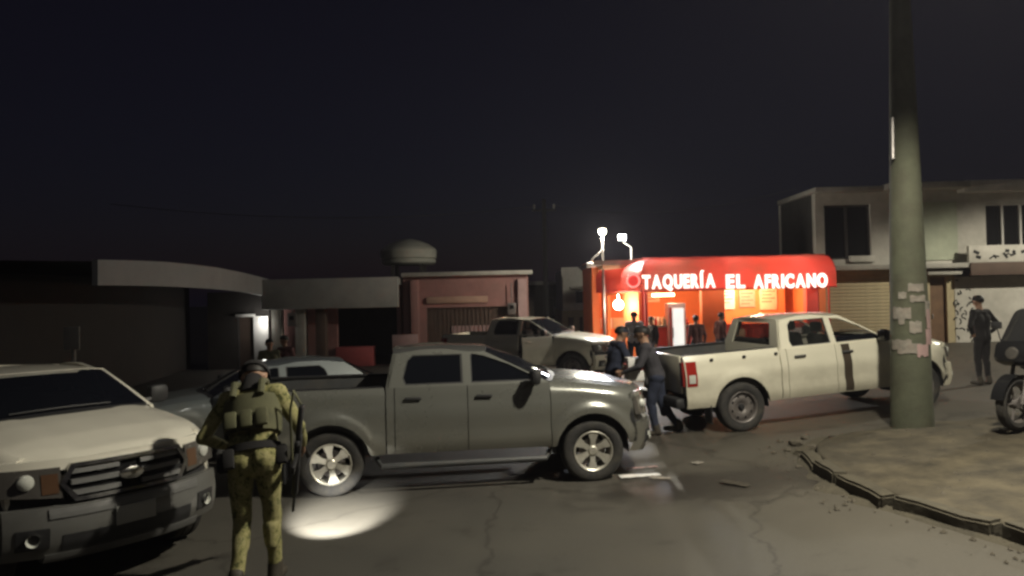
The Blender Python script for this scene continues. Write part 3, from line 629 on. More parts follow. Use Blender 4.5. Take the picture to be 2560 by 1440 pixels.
street_lamp(6.15, 4.8, pav_z(6.15, 4.8), R(156), 'tall steel street lamp on the near right pavement lighting the pickups', 4300, 136)
street_lamp(19.2, 15.5, G(15), R(150), 'tall steel street lamp added beyond the right edge to light the pale house', 4200, 150)  # unseen lamp, added to brighten the house front

# ---------------------------------------------------------------- buildings
M.update(
    plaster=mat('white_plaster', (0.50, 0.48, 0.43), 0.9, var=0.18, scale=1.3, bump=0.2, bscale=12, dirt=(0.26, 0.24, 0.20), dirt_amt=0.6),
    greenpl=mat('pale_green_plaster', (0.40, 0.43, 0.33), 0.9, var=0.18, scale=1.3, dirt=(0.24, 0.25, 0.18), dirt_amt=0.5),
    beige=mat('beige_paint', (0.44, 0.37, 0.23), 0.8, var=0.18, scale=1.6, dirt=(0.30, 0.25, 0.15), dirt_amt=0.5),
    slab=mat('grey_slab', (0.36, 0.345, 0.31), 0.92, var=0.22, scale=1.5, dirt=(0.20, 0.19, 0.16), dirt_amt=0.6),
    fascia=mat('grey_fascia', (0.33, 0.33, 0.31), 0.9, var=0.14, scale=1.2, dirt=(0.2, 0.2, 0.185), dirt_amt=0.5),
    brown=mat('brown_paint', (0.10, 0.068, 0.052), 0.85, var=0.2, scale=2), door=mat('brown_wood', (0.15, 0.085, 0.045), 0.7, var=0.25, scale=3),
    pink=mat('faded_red_paint', (0.30, 0.155, 0.14), 0.85, var=0.2, scale=1.5, dirt=(0.22, 0.14, 0.12), dirt_amt=0.6), pinkl=mat('pale_pink_paint', (0.40, 0.27, 0.26), 0.85, var=0.18, scale=1.5),
    sign=mat('tan_signboard', (0.42, 0.27, 0.20), 0.7, var=0.15, scale=2), counter=mat('red_counter', (0.38, 0.09, 0.09), 0.6, var=0.15, scale=3),
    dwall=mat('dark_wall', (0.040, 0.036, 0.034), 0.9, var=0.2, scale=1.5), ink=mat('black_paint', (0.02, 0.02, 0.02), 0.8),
    glassd=mat('dark_window_glass', (0.010, 0.010, 0.011), 0.12, var=0.2), frame=mat('white_frame', (0.5, 0.48, 0.45), 0.6, var=0.1),
    tank=mat('tank_plastic', (0.36, 0.36, 0.31), 0.7, var=0.15, scale=3), canopyw=mat('canopy_sheet', (0.34, 0.345, 0.34), 0.7, var=0.12, scale=1.0),
    orange=mat('orange_wall', (0.72, 0.20, 0.06), 0.7, var=0.12, scale=1.2), redw=mat('red_wall', (0.60, 0.07, 0.05), 0.7, var=0.12, scale=1.2), cream=mat('cream_tile', (0.68, 0.50, 0.32), 0.6, var=0.12, scale=2),
    whitep=mat('white_enamel', (0.72, 0.71, 0.69), 0.4, var=0.06), steelb=mat('brushed_steel', (0.45, 0.43, 0.42), 0.35, 0.7, var=0.15),
)
def awning_mat():
    m, N, L, P = newmat('red_awning_vinyl')
    tc = N.new('ShaderNodeTexCoord'); n = N.new('ShaderNodeTexNoise'); n.inputs['Scale'].default_value = 0.9; n.inputs['Detail'].default_value = 5
    L.new(tc.outputs['Object'], n.inputs['Vector']); r = N.new('ShaderNodeValToRGB')
    r.color_ramp.elements[0].position = 0.35; r.color_ramp.elements[0].color = (0.33, 0.10, 0.085, 1); r.color_ramp.elements[1].position = 0.62; r.color_ramp.elements[1].color = (0.56, 0.085, 0.08, 1)
    L.new(n.outputs['Fac'], r.inputs['Fac']); L.new(r.outputs[0], P.inputs['Base Color']); P.inputs['Roughness'].default_value = 0.45
    t = N.new('ShaderNodeBsdfTranslucent'); L.new(r.outputs[0], t.inputs['Color'])
    mx = N.new('ShaderNodeMixShader'); mx.inputs[0].default_value = 0.55; L.new(P.outputs[0], mx.inputs[1]); L.new(t.outputs[0], mx.inputs[2])
    L.new(mx.outputs[0], N['Material Output'].inputs['Surface']); return m
M['awning'] = awning_mat(); M['shadegrey'] = mat('painted_shade_grey', (0.045, 0.044, 0.042), 0.95, var=0.25, scale=2.0)  # near-black grey with shade put into the colour
def pbox(px0, px1, py0, py1, Y, depth, front=0.0):      # a box whose front face fills that pixel rectangle at depth Y - front
    Yf = Y - front; xm = (px0 + px1) / 2; ym = (py0 + py1) / 2
    x0, x1 = at(px0, ym, Yf).x, at(px1, ym, Yf).x; z0, z1 = at(xm, py1, Yf).z, at(xm, py0, Yf).z
    return ((x0 + x1) / 2, Yf + depth / 2, (z0 + z1) / 2), (x1 - x0, depth, z1 - z0)
def pb(name, px0, px1, py0, py1, Y, depth, front, material, parent, bev=0.0):
    c, d = pbox(px0, px1, py0, py1, Y, depth, front); return boxo(name, c, d, material, parent, bev)
def bcl(name, x0, x1, y0, y1, z0, z1, material, parent, bev=0.0):
    return boxo(name, ((x0 + x1) / 2, (y0 + y1) / 2, (z0 + z1) / 2), (x1 - x0, y1 - y0, z1 - z0), material, parent, bev)
def slats(parent, x0, x1, z0, z1, y, n, material, name='shutter_slat'):
    h = (z1 - z0) / n; me = None
    for k in range(n):
        if me is None:
            o = boxo(name, (0, 0, 0), (x1 - x0, 0.03, h * 0.90), material, parent, 0.008, Matrix.Rotation(R(5), 3, 'X')); me = o.data
        else:
            o = bpy.data.objects.new(name, me); C.objects.link(o); o.parent = parent
        o.location = ((x0 + x1) / 2, y, z0 + h * (k + 0.5))
def wall_with_holes(name, x0, x1, z0, z1, y, th, holes, material, parent):
    return MB().plate([(x0, z0), (x1, z0), (x1, z1), (x0, z1)], [[(a, c), (b, c), (b, d), (a, d)] for a, b, c, d in holes], lambda a, b: (a, y, b), (0, th, 0)).build(name, material, parent)

# ---- right: two-storey house
def right_house():
    Y = 23.5
    X = lambda px, py=600: at(px, py, Y).x
    Z = lambda py, px=2300: at(px, py, Y).z
    r = empty('two_storey_house', (X(2300), Y, 0.4), label='pale two-storey house with shutter below and dark upstairs windows on the right', cat='house')
    r.location = (0, 0, 0)
    xl, xr = X(2040), X(2560) + 4.0
    zs, ztop = Z(660), Z(478)
    # upper storey: wall with window holes
    wl = (X(2062), X(2178), Z(648, 2120), Z(512, 2120)); wr = (X(2466), X(2650), Z(618, 2500), Z(508, 2500))
    wl2 = (X(2700), X(2790), Z(618, 2500), Z(508, 2500))
    wall_with_holes('upper_wall', xl, xr, zs, ztop, Y, 0.25, [wl, wr], M['plaster'], r)
    bcl('upper_return', X(2300) - 0.3, X(2392), Y - 0.05, Y - 0.004, Z(650, 2340), Z(505, 2340), M['greenpl'], r)
    for k, hole in enumerate((wl, wr)):
        a, b, c, d = hole
        f = bcl('window', a, b, Y + 0.16, Y + 0.17, c, d, M['glassd'], r)
        n = 2 if k == 0 else 4
        for j in range(n + 1):
            xx = a + (b - a) * j / n; bcl('window_frame', xx - 0.035, xx + 0.035, Y + 0.09, Y + 0.15, c, d, M['frame'] if k else M['dwall'], f)
        bcl('window_frame', a, b, Y + 0.085, Y + 0.152, d - 0.06, d - 0.002, M['frame'] if k else M['dwall'], f); bcl('window_frame', a, b, Y + 0.085, Y + 0.152, c + 0.002, c + 0.06, M['frame'] if k else M['dwall'], f)
    sl = bcl('window_sill', wl[0] + 0.75, wl[1] + 0.06, Y - 0.12, Y - 0.004, wl[2] - 0.10, wl[2] + 0.10, M['plaster'], r, 0.01)
    # eaves and parapet
    bcl('roof_slab', xl - 0.12, X(2200), Y - 0.35, Y + 3, ztop + 0.003, ztop + 0.16, M['slab'], r, 0.02)
    bcl('roof_slab', X(2200) + 0.01, X(2395), Y - 0.75, Y + 3, ztop + 0.003, ztop + 0.20, M['slab'], r, 0.02)
    bcl('roof_slab', X(2395) + 0.01, xr + 0.3, Y - 0.40, Y + 3, ztop - 0.10, ztop + 0.26, M['plaster'], r, 0.02)
    bcl('side_wall', xl + 0.002, xl + 0.22, Y + 0.252, Y + 3, 0.2, ztop, M['shadegrey'], r)  # wall colour darkened to stand for shade on this side
    bcl('side_wall', xr - 0.22, xr - 0.002, Y + 0.252, Y + 3, 0.2, ztop, M['plaster'], r)
    bcl('back_wall', xl, xr, Y + 3.002, Y + 3.2, 0.2, ztop, M['plaster'], r)
    bcl('upper_floor', xl + 0.25, xr - 0.25, Y + 0.28, Y + 2.9, zs - 0.2, zs, M['dwall'], r)
    # balcony slab, dark band
    bcl('balcony_slab', xl - 0.05, xr, Y - 0.55, Y + 0.02, zs - 0.16, zs - 0.01, M['slab'], r, 0.015)
    bcl('band', X(2395), xr, Y - 0.62, Y - 0.56, zs - 0.42, zs - 0.02, M['brown'], r, 0.01)
    # breeze-block parapet on the balcony with painted signs
    z0, z1 = Z(652, 2480), Z(618, 2480)
    par = bcl('parapet', X(2396), xr, Y - 0.52, Y - 0.40, zs - 0.005, z1 + 0.04, M['plaster'], r, 0.01)
    random.seed(5)
    for x0 in (2404, 2450, 2474, 2498, 2528, 2545, 2580, 2610):
        for q in range(3):
            c = Vector((X(x0 + random.uniform(0, 16)), Y - 0.524, z0 + 0.10 + random.uniform(0.0, 0.22)))
            MB().box((0, 0, 0), (random.uniform(0.10, 0.22), 0.006, random.uniform(0.04, 0.10)), Matrix.Rotation(random.uniform(-1, 1), 3, 'Y'), bev=0.002).build('painted_mark', M['ink'], par).location = c
    # ground floor
    zb = 0.15
    zl = zs - 0.165
    sx0, sx1 = X(2050, 760), X(2232, 760)
    dx0, dx1 = X(2326, 760), X(2368, 760); dz = Z(692, 2345)
    wall_with_holes('lower_wall', xl, X(2382), zb, zl, Y, 0.25, [(sx0, sx1, zb + 0.1, Z(690, 2130)), (dx0, dx1, zb + 0.1, dz)], M['beige'], r)
    slats(r, sx0, sx1, zb + 0.1, Z(690, 2130), Y + 0.09, 22, M['beige'])
    dr = bcl('door', dx0, dx1, Y + 0.12, Y + 0.16, zb + 0.1, dz, M['door'], r); boxo('handle', (dx0 + 0.12, Y + 0.10, 1.35), (0.03, 0.05, 0.14), M['steelb'], dr, 0.008)
    bcl('awning_lip', X(2300), X(2384), Y - 0.40, Y - 0.002, dz + 0.06, dz + 0.16, M['slab'], r, 0.01)
    gw_ = bcl('lower_wall', X(2382) + 0.002, xr, Y - 0.02, Y + 0.23, zb, zl - 0.28, M['plaster'], r)
    random.seed(11)
    for k in range(30):                   # graffiti strokes
        p = Vector((X(random.uniform(2388, 2436), 770), Y - 0.024, at(2410, random.uniform(700, 850), Y).z)); a = random.uniform(0, 3.1); L = random.uniform(0.08, 0.24)
        q = [p + Vector((math.cos(a + 1.2 * t) * L * t, 0, math.sin(a + 1.2 * t) * L * t)) for t in (0, .33, .66, 1)]
        MB().tube(q, 0.022, 4).build('graffiti_stroke', M['ink'], gw_)
    return r
right_house()

# ---- taqueria
TA, TB_, TC = Vector((2.62, 22.55, 0)), Vector((3.66, 20.6, 0)), Vector((9.22, 20.6, 0))
def taqueria():
    r = empty('taqueria', label='small red taco shop with a curved red awning and glowing white lettering', cat='shop')
    zb = 0.2; zlow, zhi = at(1850, 722, 20.6).z, at(1850, 638, 21.3).z
    back = 25.6
    # shell
    bcl('back_wall', 2.7, 9.3, back, back + 0.2, zb, zhi, M['orange'], r)
    bcl('side_wall', 9.1, 9.3, 21.5, back - 0.002, zb, zhi, M['orange'], r)
    bcl('side_wall', 2.5, 2.69, 22.6, back - 0.002, zb, zhi, M['orange'], r)
    bcl('ceiling', 2.7, 9.09, 21.5, back - 0.002, zhi - 0.30, zhi - 0.20, M['cream'], r)
    bcl('roof', 2.45, 9.32, 21.45, back + 0.25, zhi - 0.19, zhi - 0.05, M['slab'], r)
    bcl('floor', 2.7, 9.1, 20.9, back, zb - 0.1, zb + 0.16, M['slab'], r)
    # front wall pieces: orange piers and low counter
    for x0, x1, m_ in ((3.75, 4.02, 'redw'), (5.62, 6.30, 'orange'), (8.72, 9.08, 'redw')):
        bcl('pier', x0, x1, 21.5, 21.75, zb, zhi - 0.305, M[m_], r, 0.01)
    bcl('pier', 6.302, 8.718, 21.52, 21.74, zb, zb + 1.15, M['redw'], r)
    bcl('partition', 6.302, 8.718, 23.2, 23.35, zb, zhi - 0.31, M['orange'], r)
    c = bcl('counter', 4.05, 5.6, 21.6, 22.2, zb + 0.16, zb + 1.10, M['redw'], r, 0.01); bcl('counter_top', 4.0, 5.61, 21.55, 22.25, zb + 1.103, zb + 1.15, M['steelb'], c, 0.01)
    ch = MB().plate([(0, zb), (1.9, zb), (1.9, zlow + 0.5), (0, zlow + 0.5)], [[(0.35, zb + 0.15), (1.15, zb + 0.15), (1.15, zlow - 0.1), (0.35, zlow - 0.1)]], lambda a, b: (2.80 + a * 0.47, 22.75 - a * 0.88 + 0.15, b), (0.1, 0.06, 0)).build('corner_wall', M['orange'], r)
    # menu boards, tiles, posters inside
    for (a, b, z0, z1, mm) in ((4.15, 5.2, 2.0, 2.55, 'cream'), (6.55, 7.1, 1.75, 2.40, 'whitep'), (7.25, 7.75, 1.80, 2.35, 'sign'), (7.9, 8.45, 1.7, 2.4, 'cream')):
        yb = back - 0.03 if a < 6 else 23.2 - 0.03
        f = bcl('menu_board', a, b, yb - 0.02, yb, z0, z1, M[mm], r, 0.006)
        for q in range(4):
            bcl('menu_line', a + 0.06, b - 0.06 - 0.1 * (q % 2), yb - 0.024, yb - 0.0205, z1 - 0.12 - q * 0.11, z1 - 0.09 - q * 0.11, M['redw'], f)
    for k, (xx, hh, m_) in enumerate(((4.3, 0.24, 'redw'), (4.42, 0.20, 'cream'), (4.55, 0.26, 'greenpl'), (5.05, 0.18, 'whitep'), (5.25, 0.22, 'redw'))):
        MB().lathe([(0.0, 0.0), (0.045, 0.0), (0.045, hh * 0.6), (0.018, hh * 0.75), (0.018, hh), (0.0, hh)], 'z', 10).build('bottle', M[m_], c).location = (xx, 21.8, zb + 1.152)
    MB().lathe([(0.0, 0.0), (0.09, 0.02), (0.17, 0.25), (0.20, 0.5), (0.14, 0.62), (0.0, 0.64)], 'z', 16).build('meat_spit', M['door'], c).location = (4.82, 21.9, zb + 1.16)
    for k in range(6): bcl('wall_tile', 3.1 + 0.42 * k, 3.5 + 0.42 * k, back - 0.025, back - 0.005, zb + 0.9, zb + 1.28, M['cream'] if k % 2 else M['whitep'], r, 0.004)
    for k, (x_, m_) in enumerate(((6.45, 'cream'), (7.0, 'redw'), (7.6, 'cream'), (8.2, 'whitep'))): bcl('poster', x_, x_ + 0.42, 21.49, 21.515, zb + 0.45, zb + 1.0, M[m_], r, 0.003)
    # barrel awning following the chamfered corner
    def pl(u):
        L1 = (TB_ - TA).length; L2 = (TC - TB_).length; s = u * (L1 + L2)
        if s < L1: return TA.lerp(TB_, s / L1), (TB_ - TA).normalized()
        return TB_.lerp(TC, (s - L1) / L2), Vector((1, 0, 0))
    L1 = (TB_ - TA).length; L2 = (TC - TB_).length; uk = L1 / (L1 + L2)
    us = [uk * i / 6 for i in range(6)] + [uk - 0.003, uk + 0.003] + [uk + (1 - uk) * i / 24 for i in range(1, 25)]
    # section: vertical valance with a rounded top that runs back to the wall
    sec = [(0.0, 0.0), (0.0, 0.15), (0.0, 0.42), (0.04, 0.56), (0.14, 0.70), (0.30, 0.82), (0.52, 0.915), (0.80, 0.97), (1.0, 1.0)]
    H = zhi - zlow
    def aw(u, v):
        p, d = pl(us[min(len(us) - 1, int(round(u * (len(us) - 1))))])
        t = sm(uk - 0.02, uk + 0.02, us[min(len(us) - 1, int(round(u * (len(us) - 1))))])
        nrm = Vector((0.88, 0.47, 0)).lerp(Vector((0, 1, 0)), t).normalized()
        b, h = sec[min(8, int(round(v * 8)))]
        return p + nrm * (b * 0.95) + Vector((0, 0, zlow + h * H - 0.030 * math.sin(math.pi * 7.5 * u) ** 2 * math.sin(math.pi * v) + 0.012 * noise.noise((u * 22, v * 3, 1)))) - nrm * (0.020 * math.sin(math.pi * 7.5 * u) ** 2 * (1 - v))
    a = MB().grid(aw, len(us) - 1, 8).build('awning', M['awning'], r, angle=50)
    MB().plate([(0, 0)] + [(b * 0.95, h * H) for b, h in sec] + [(0.95, 0)], [], lambda p, q: (9.22, 20.6 + p, zlow + q), (-0.01, 0, 0)).build('awning_end', M['awning'], a)
    MB().tube([TA + Vector((0, -0.02, zlow)), TB_ + Vector((0, -0.02, zlow)), TC + Vector((0, -0.02, zlow))], 0.022, 8).build('awning_pole', M['redw'], a)
    for xx in (3.80, 9.05): MB().tube([(xx, 20.72, zb), (xx, 20.72, zlow)], 0.03, 8).build('awning_post', M['redw'], a)
    # glowing letters, one object each
    lm = emit('lit_letter', (1.0, 0.84, 0.74), 1.9)
    def word(txt, px0, px1, py0, py1):
        Yl = 20.575; x0, x1 = at(px0, 700, Yl).x, at(px1, 700, Yl).x; z0 = at((px0 + px1) / 2, py1, Yl).z; z1 = at((px0 + px1) / 2, py0, Yl).z
        meshes = []; adv = 0.0
        for ch_ in txt:
            cu = bpy.data.curves.new('letter', 'FONT'); cu.body = ch_; cu.size = 1.0; cu.extrude = 0.045; cu.offset = 0.045; cu.bevel_depth = 0.0
            o = bpy.data.objects.new('letter', cu); C.objects.link(o); bpy.context.view_layer.update()
            me = bpy.data.meshes.new_from_object(o.evaluated_get(bpy.context.evaluated_depsgraph_get())); bpy.data.objects.remove(o)
            xs = [v.co.x for v in me.vertices]; w0, w1 = min(xs), max(xs); meshes.append((me, w0, adv)); adv += (w1 - w0) + 0.115
        adv -= 0.115; sx = (x1 - x0) / adv; sz = (z1 - z0) / 0.70
        for me, w0, ax in meshes:
            for v in me.vertices: v.co = Vector(((v.co.x - w0) * sx, -v.co.z * 0.6, v.co.y * sz))
            me.materials.clear(); me.materials.append(lm); me.update()
            o = bpy.data.objects.new('letter', me); C.objects.link(o); o.parent = a; o.location = (x0 + ax * sx, Yl, z0)
    word('TAQUERÍA', 1606, 1788, 687, 719); word('EL', 1815, 1862, 687, 719); word('AFRICANO', 1884, 2068, 686, 718)
    c = at(1583, 702, 20.57); rr_ = 0.20
    lg = MB().lathe([(0.0, -0.03), (rr_ * 0.72, -0.03), (rr_ * 0.74, 0.0)], 'y', 24).build('round_logo', emit('logo_red', (0.8, 0.05, 0.04), 0.9), a); lg.location = c
    MB().lathe([(rr_ * 0.76, 0.0), (rr_ * 0.78, -0.035), (rr_, -0.03), (rr_, 0.0)], 'y', 24).build('logo_ring', emit('logo_pink', (1.0, 0.35, 0.30), 1.0), lg)
    # lamps of the shop
    warm = (1.0, 0.66, 0.36)
    def bulb(loc, rad, power, col, st=14):
        b = MB().lathe([(0.0, -rad), (rad * 0.5, -rad * 0.87), (rad * 0.87, -rad * 0.5), (rad, 0), (rad * 0.87, rad * 0.5), (rad * 0.5, rad * 0.87), (0.0, rad)], 'z', 16).tube([(0, 0, rad), (0, 0, rad + 0.15)], 0.02, 6).build('bulb', emit('bulb_glow', col, st), r); b.location = loc
        lamp('POINT', 'bulb_light', (loc[0], loc[1] - rad - 0.06, loc[2] - 0.02), power, col, 0.08, r)
    p = at(1546, 762, 21.55); bulb(p, 0.15, 120, (1.0, 0.80, 0.62), 30)
    t = bcl('tube_lamp', at(1630, 737, 22.6).x, at(1685, 737, 22.6).x, 22.56, 22.62, at(1650, 741, 22.6).z, at(1650, 734, 22.6).z, emit('tube_glow', (1.0, 0.85, 0.45), 12), r)
    lamp('POINT', 'tube_light', (5.0, 22.9, 2.30), 190, warm, 0.2, r); lamp('POINT', 'shop_light', (7.4, 22.2, 2.45), 200, warm, 0.2, r)
    lamp('POINT', 'awning_light', (4.6, 21.15, zlow + 0.45), 14, (1.0, 0.8, 0.6), 0.1, r)
    lamp('POINT', 'awning_light', (6.4, 21.15, zlow + 0.45), 14, (1.0, 0.8, 0.6), 0.1, r)
    lamp('POINT', 'awning_light', (8.3, 21.15, zlow + 0.45), 14, (1.0, 0.8, 0.6), 0.1, r)
taqueria()
def fridge():
    Y = 21.35; x0, x1 = at(1672, 800, Y).x, at(1716, 800, Y).x; z1 = at(1694, 758, Y).z
    r = empty('drinks_fridge', ((x0 + x1) / 2, Y, 0.3), label='tall lit white drinks fridge in front of the taco shop', cat='fridge')
    w_ = x1 - x0; h = z1 - 0.33
    boxo('cabinet', (0, 0.30, 0.33 - 0.3 + h / 2 - 0.0), (w_, 0.5, h), M['whitep'], r, 0.02)
    boxo('door', (0.03, 0.03, h / 2 + 0.03), (w_ * 0.62, 0.03, h * 0.82), emit('fridge_glow', (0.92, 0.95, 0.90), 0.85), r, 0.01)
    boxo('door_frame', (-w_ * 0.38, 0.02, h / 2 + 0.03), (w_ * 0.10, 0.04, h * 0.86), M['redw'], r, 0.01)
    boxo('handle', (-w_ * 0.26, -0.01, h / 2), (0.025, 0.03, 0.3), M['steelb'], r, 0.006)
fridge()

# ---- left: low shop row with a flat fascia, red shop beside it
def left_shop():
    Y = 25.5
    X = lambda px, py=780: at(px, py, Y).x
    Z = lambda py, px=850: at(px, py, Y).z
    r = empty('corner_shop', label='low grey shop with a wide blank fascia and a red counter in its dark opening', cat='shop')
    x0, x1 = X(676), X(1006); zt_, zf = Z(697), Z(770)
    bcl('fascia', x0, x1, Y - 0.9, Y - 0.7, zf, zt_, M['fascia'], r, 0.02)
    bcl('roof_slab', x0 - 0.1, x1 - 0.002, Y - 0.69, Y + 6, zt_ - 0.25, zt_ - 0.02, M['slab'], r)
    ox0, ox1 = X(842), X(992)
    wall_with_holes('wall', x0, x1, -0.05, zt_ - 0.26, Y, 0.2, [(ox0, ox1, 0.02, zf - 0.02)], M['pink'], r)
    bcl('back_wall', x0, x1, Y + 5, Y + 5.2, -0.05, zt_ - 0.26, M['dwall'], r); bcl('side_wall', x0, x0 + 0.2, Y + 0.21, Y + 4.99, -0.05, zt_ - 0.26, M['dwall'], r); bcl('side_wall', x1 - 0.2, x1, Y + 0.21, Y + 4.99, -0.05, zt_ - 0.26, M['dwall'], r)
    bcl('counter', ox0 + 0.02, X(936), Y - 0.35, Y + 0.1, 0.02, Z(866, 890), M['counter'], r, 0.02)
    for px in (705, 762, 812): bcl('pillar', X(px) - 0.17, X(px) + 0.17, Y - 0.62, Y - 0.3, -0.05, zf + 0.1, M['slab'] if px < 800 else M['brown'], r, 0.02)
    return r
def red_shop():
    Y = 25.2
    X = lambda px, py=780: at(px, py, Y).x
    Z = lambda py, px=1150: at(px, py, Y).z
    r = empty('red_shop', label='faded red shop with a tan signboard and barred front right of the grey fascia', cat='shop')
    x0, x1 = X(1008), X(1322); zt_ = Z(690)
    ox0, ox1, oz0, oz1 = X(1066), X(1290), Z(870), Z(768)
    wall_with_holes('wall', x0, x1, -0.05, zt_, Y, 0.22, [(ox0, ox1, 0.4, oz1)], M['pink'], r)
    bcl('roof_slab', x0 + 0.002, x1 + 0.15, Y - 0.35, Y + 6, zt_ + 0.002, zt_ + 0.14, M['slab'], r, 0.01)
    bcl('signboard', X(1068), X(1220), Y - 0.10, Y - 0.02, Z(757), Z(741), M['sign'], r, 0.01)
    bcl('pier', x0 + 0.3, X(1048), Y - 0.25, Y - 0.002, -0.05, zt_ - 0.1, M['pink'], r, 0.01); bcl('plinth', x0 - 0.35, X(1046), Y - 0.32, Y - 0.255, 0.5, Z(835, 1030), M['pinkl'], r, 0.01)
    bcl('back_wall', x0, x1, Y + 5, Y + 5.2, -0.05, zt_, M['dwall'], r); bcl('side_wall', x1 - 0.2, x1, Y + 0.222, Y + 4.99, -0.05, zt_, M['pink'], r)
    bcl('shop_board', X(1128), ox1 - 0.1, Y + 0.08, Y + 0.14, 0.4, Z(815), M['pinkl'], r); bcl('shutter', ox0, ox1, Y + 0.16, Y + 0.2, 0.4, oz1, M['brown'], r)
    n = 22
    for k in range(n):
        xx = ox0 + (ox1 - ox0) * (k + 0.5) / n; o = MB().tube([(xx, Y - 0.03, 0.4), (xx, Y - 0.03, oz1)], 0.014, 6).build('window_bar', M['brown'], r)
    bcl('pilaster', X(1296), X(1318), Y - 0.20, Y - 0.002, -0.05, zt_ - 0.15, M['pinkl'], r)
left_shop(); red_shop()
def clutter():
    for x, z, w_, h, lab in ((-7.55, 1.7, 0.3, 0.45, 'grey electric meter box on the left pillar of the grey shop'), (-0.02, 1.9, 0.28, 0.4, 'grey electric meter box on the pilaster of the red shop')):
        y = 24.84 if x < -3 else 24.95
        r = empty('meter_box', (x, y, z), label=lab, cat='meter box'); boxo('case', (0, 0, 0), (w_, 0.14, h), M['steel'], r, 0.015); boxo('dial', (0, -0.075, 0.06), (w_ * 0.5, 0.012, 0.14), M['glassd'], r)
        MB().tube([(0, 0.02, h / 2), (0, 0.02, h / 2 + 0.7)], 0.022, 6).build('conduit', M['steel'], r)
clutter()
def water_tank():
    Y = 27.0; a, b = at(952, 640, Y), at(1092, 640, Y); zt_, zbm = at(1020, 597, Y).z, at(1020, 662, Y).z; R0 = (b.x - a.x) / 2; H = zt_ - zbm
    r = empty('water_tank', ((a.x + b.x) / 2, Y, zbm), label='pale rooftop water tank with a shallow cone lid above the grey shop', cat='tank')
    MB().lathe([(0.0, 0.0), (R0 * 0.86, 0.0), (R0 * 0.95, 0.06), (R0 * 0.96, H * 0.18), (R0 * 0.92, H * 0.2), (R0 * 0.98, H * 0.24), (R0 * 1.0, H * 0.52), (R0 * 0.95, H * 0.6)], 'z', 36).build('tank_body', M['tank'], r)
    MB().lathe([(R0 * 0.95, H * 0.6), (R0 * 0.72, H * 0.78), (R0 * 0.35, H * 0.93), (R0 * 0.15, H * 0.98), (0.0, H)], 'z', 36).build('lid', M['tank'], r)
    for k in range(4):
        t = math.pi / 4 + k * math.pi / 2; MB().box((R0 * 0.7 * math.cos(t), R0 * 0.7 * math.sin(t), -0.35), (0.12, 0.12, 0.7)).build('leg', M['dwall'], r)
water_tank()

# ---- far left: hall with a long pale eave that curves back to the shop
def hall():
    r = empty('canopied_hall', label='dark hall on the left under a long pale curved eave', cat='building')
    pts = []
    for (px, pt, pbm, Y) in ((244, 649, 713, 14.8), (330, 651, 714, 15.7), (419, 655, 716, 16.9), (480, 661, 719, 18.0), (544, 669, 723, 19.6), (610, 682, 730, 22.3), (672, 698, 741, 25.6)):
        a, b = at(px, pt, Y), at(px, pbm, Y); pts.append((a.x, Y, a.z, b.z))
    n = len(pts) - 1
    def ev(u, v):
        k = min(n, int(round(u * n))); x, y, a, b = pts[k]; return (x, y, b + (a - b) * v)
    MB().shell(ev, n, 2, (-0.12, 0.0, 0)).build('eave', M['canopyw'], r, angle=60)
    MB().grid(lambda u, v: tuple(Vector((ev(u, 1)[0] - 0.1 - 9 * v, ev(u, 1)[1] + 0.02, ev(u, 1)[2] - 0.03 + 0.3 * v))), n, 2).build('roof', M['dwall'], r, angle=60)
    # wall under the eave
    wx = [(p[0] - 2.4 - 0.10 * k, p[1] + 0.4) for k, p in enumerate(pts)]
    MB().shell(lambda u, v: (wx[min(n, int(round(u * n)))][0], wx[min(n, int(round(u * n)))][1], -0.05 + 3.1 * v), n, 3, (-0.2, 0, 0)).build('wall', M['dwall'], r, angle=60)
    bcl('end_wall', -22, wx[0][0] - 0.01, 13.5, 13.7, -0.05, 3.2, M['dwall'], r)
    # cross wall at the far end with the lit doorway
    Y = 25.3; X = lambda px, py=850: at(px, py, Y).x
    xa, xb = X(520), X(676) - 0.02; dx0, dx1 = X(596), X(632); dz = at(620, 792, Y).z
    wall_with_holes('cross_wall', xa, xb, -0.05, 2.7, Y, 0.2, [(dx0, dx1, 0.0, dz)], M['dwall'], r)
    d = bcl('door', dx0, dx1, Y + 0.14, Y + 0.18, 0.0, dz, M['brown'], r)
    bcl('lintel', X(592), X(640), Y - 0.10, Y - 0.002, dz, dz + 0.10, M['whitep'], r, 0.01)
    bcl('white_panel', X(636), X(672), Y - 0.06, Y - 0.002, 0.0, dz + 0.02, M['whitep'], r, 0.005)
    pL = at(656, 802, Y - 0.35)
    b = MB().lathe([(0.0, -0.09), (0.07, -0.06), (0.09, 0.0), (0.07, 0.06), (0.0, 0.09)], 'z', 14).tube([(0, 0, 0), (0, 0.33, 0.06)], 0.02, 6).build('wall_lamp', emit('doorlamp', (1.0, 0.97, 0.90), 26), r); b.location = pL
    lamp('POINT', 'door_light', (pL.x, pL.y - 0.16, pL.z - 0.02), 9, (1.0, 0.96, 0.88), 0.06, r)
hall()

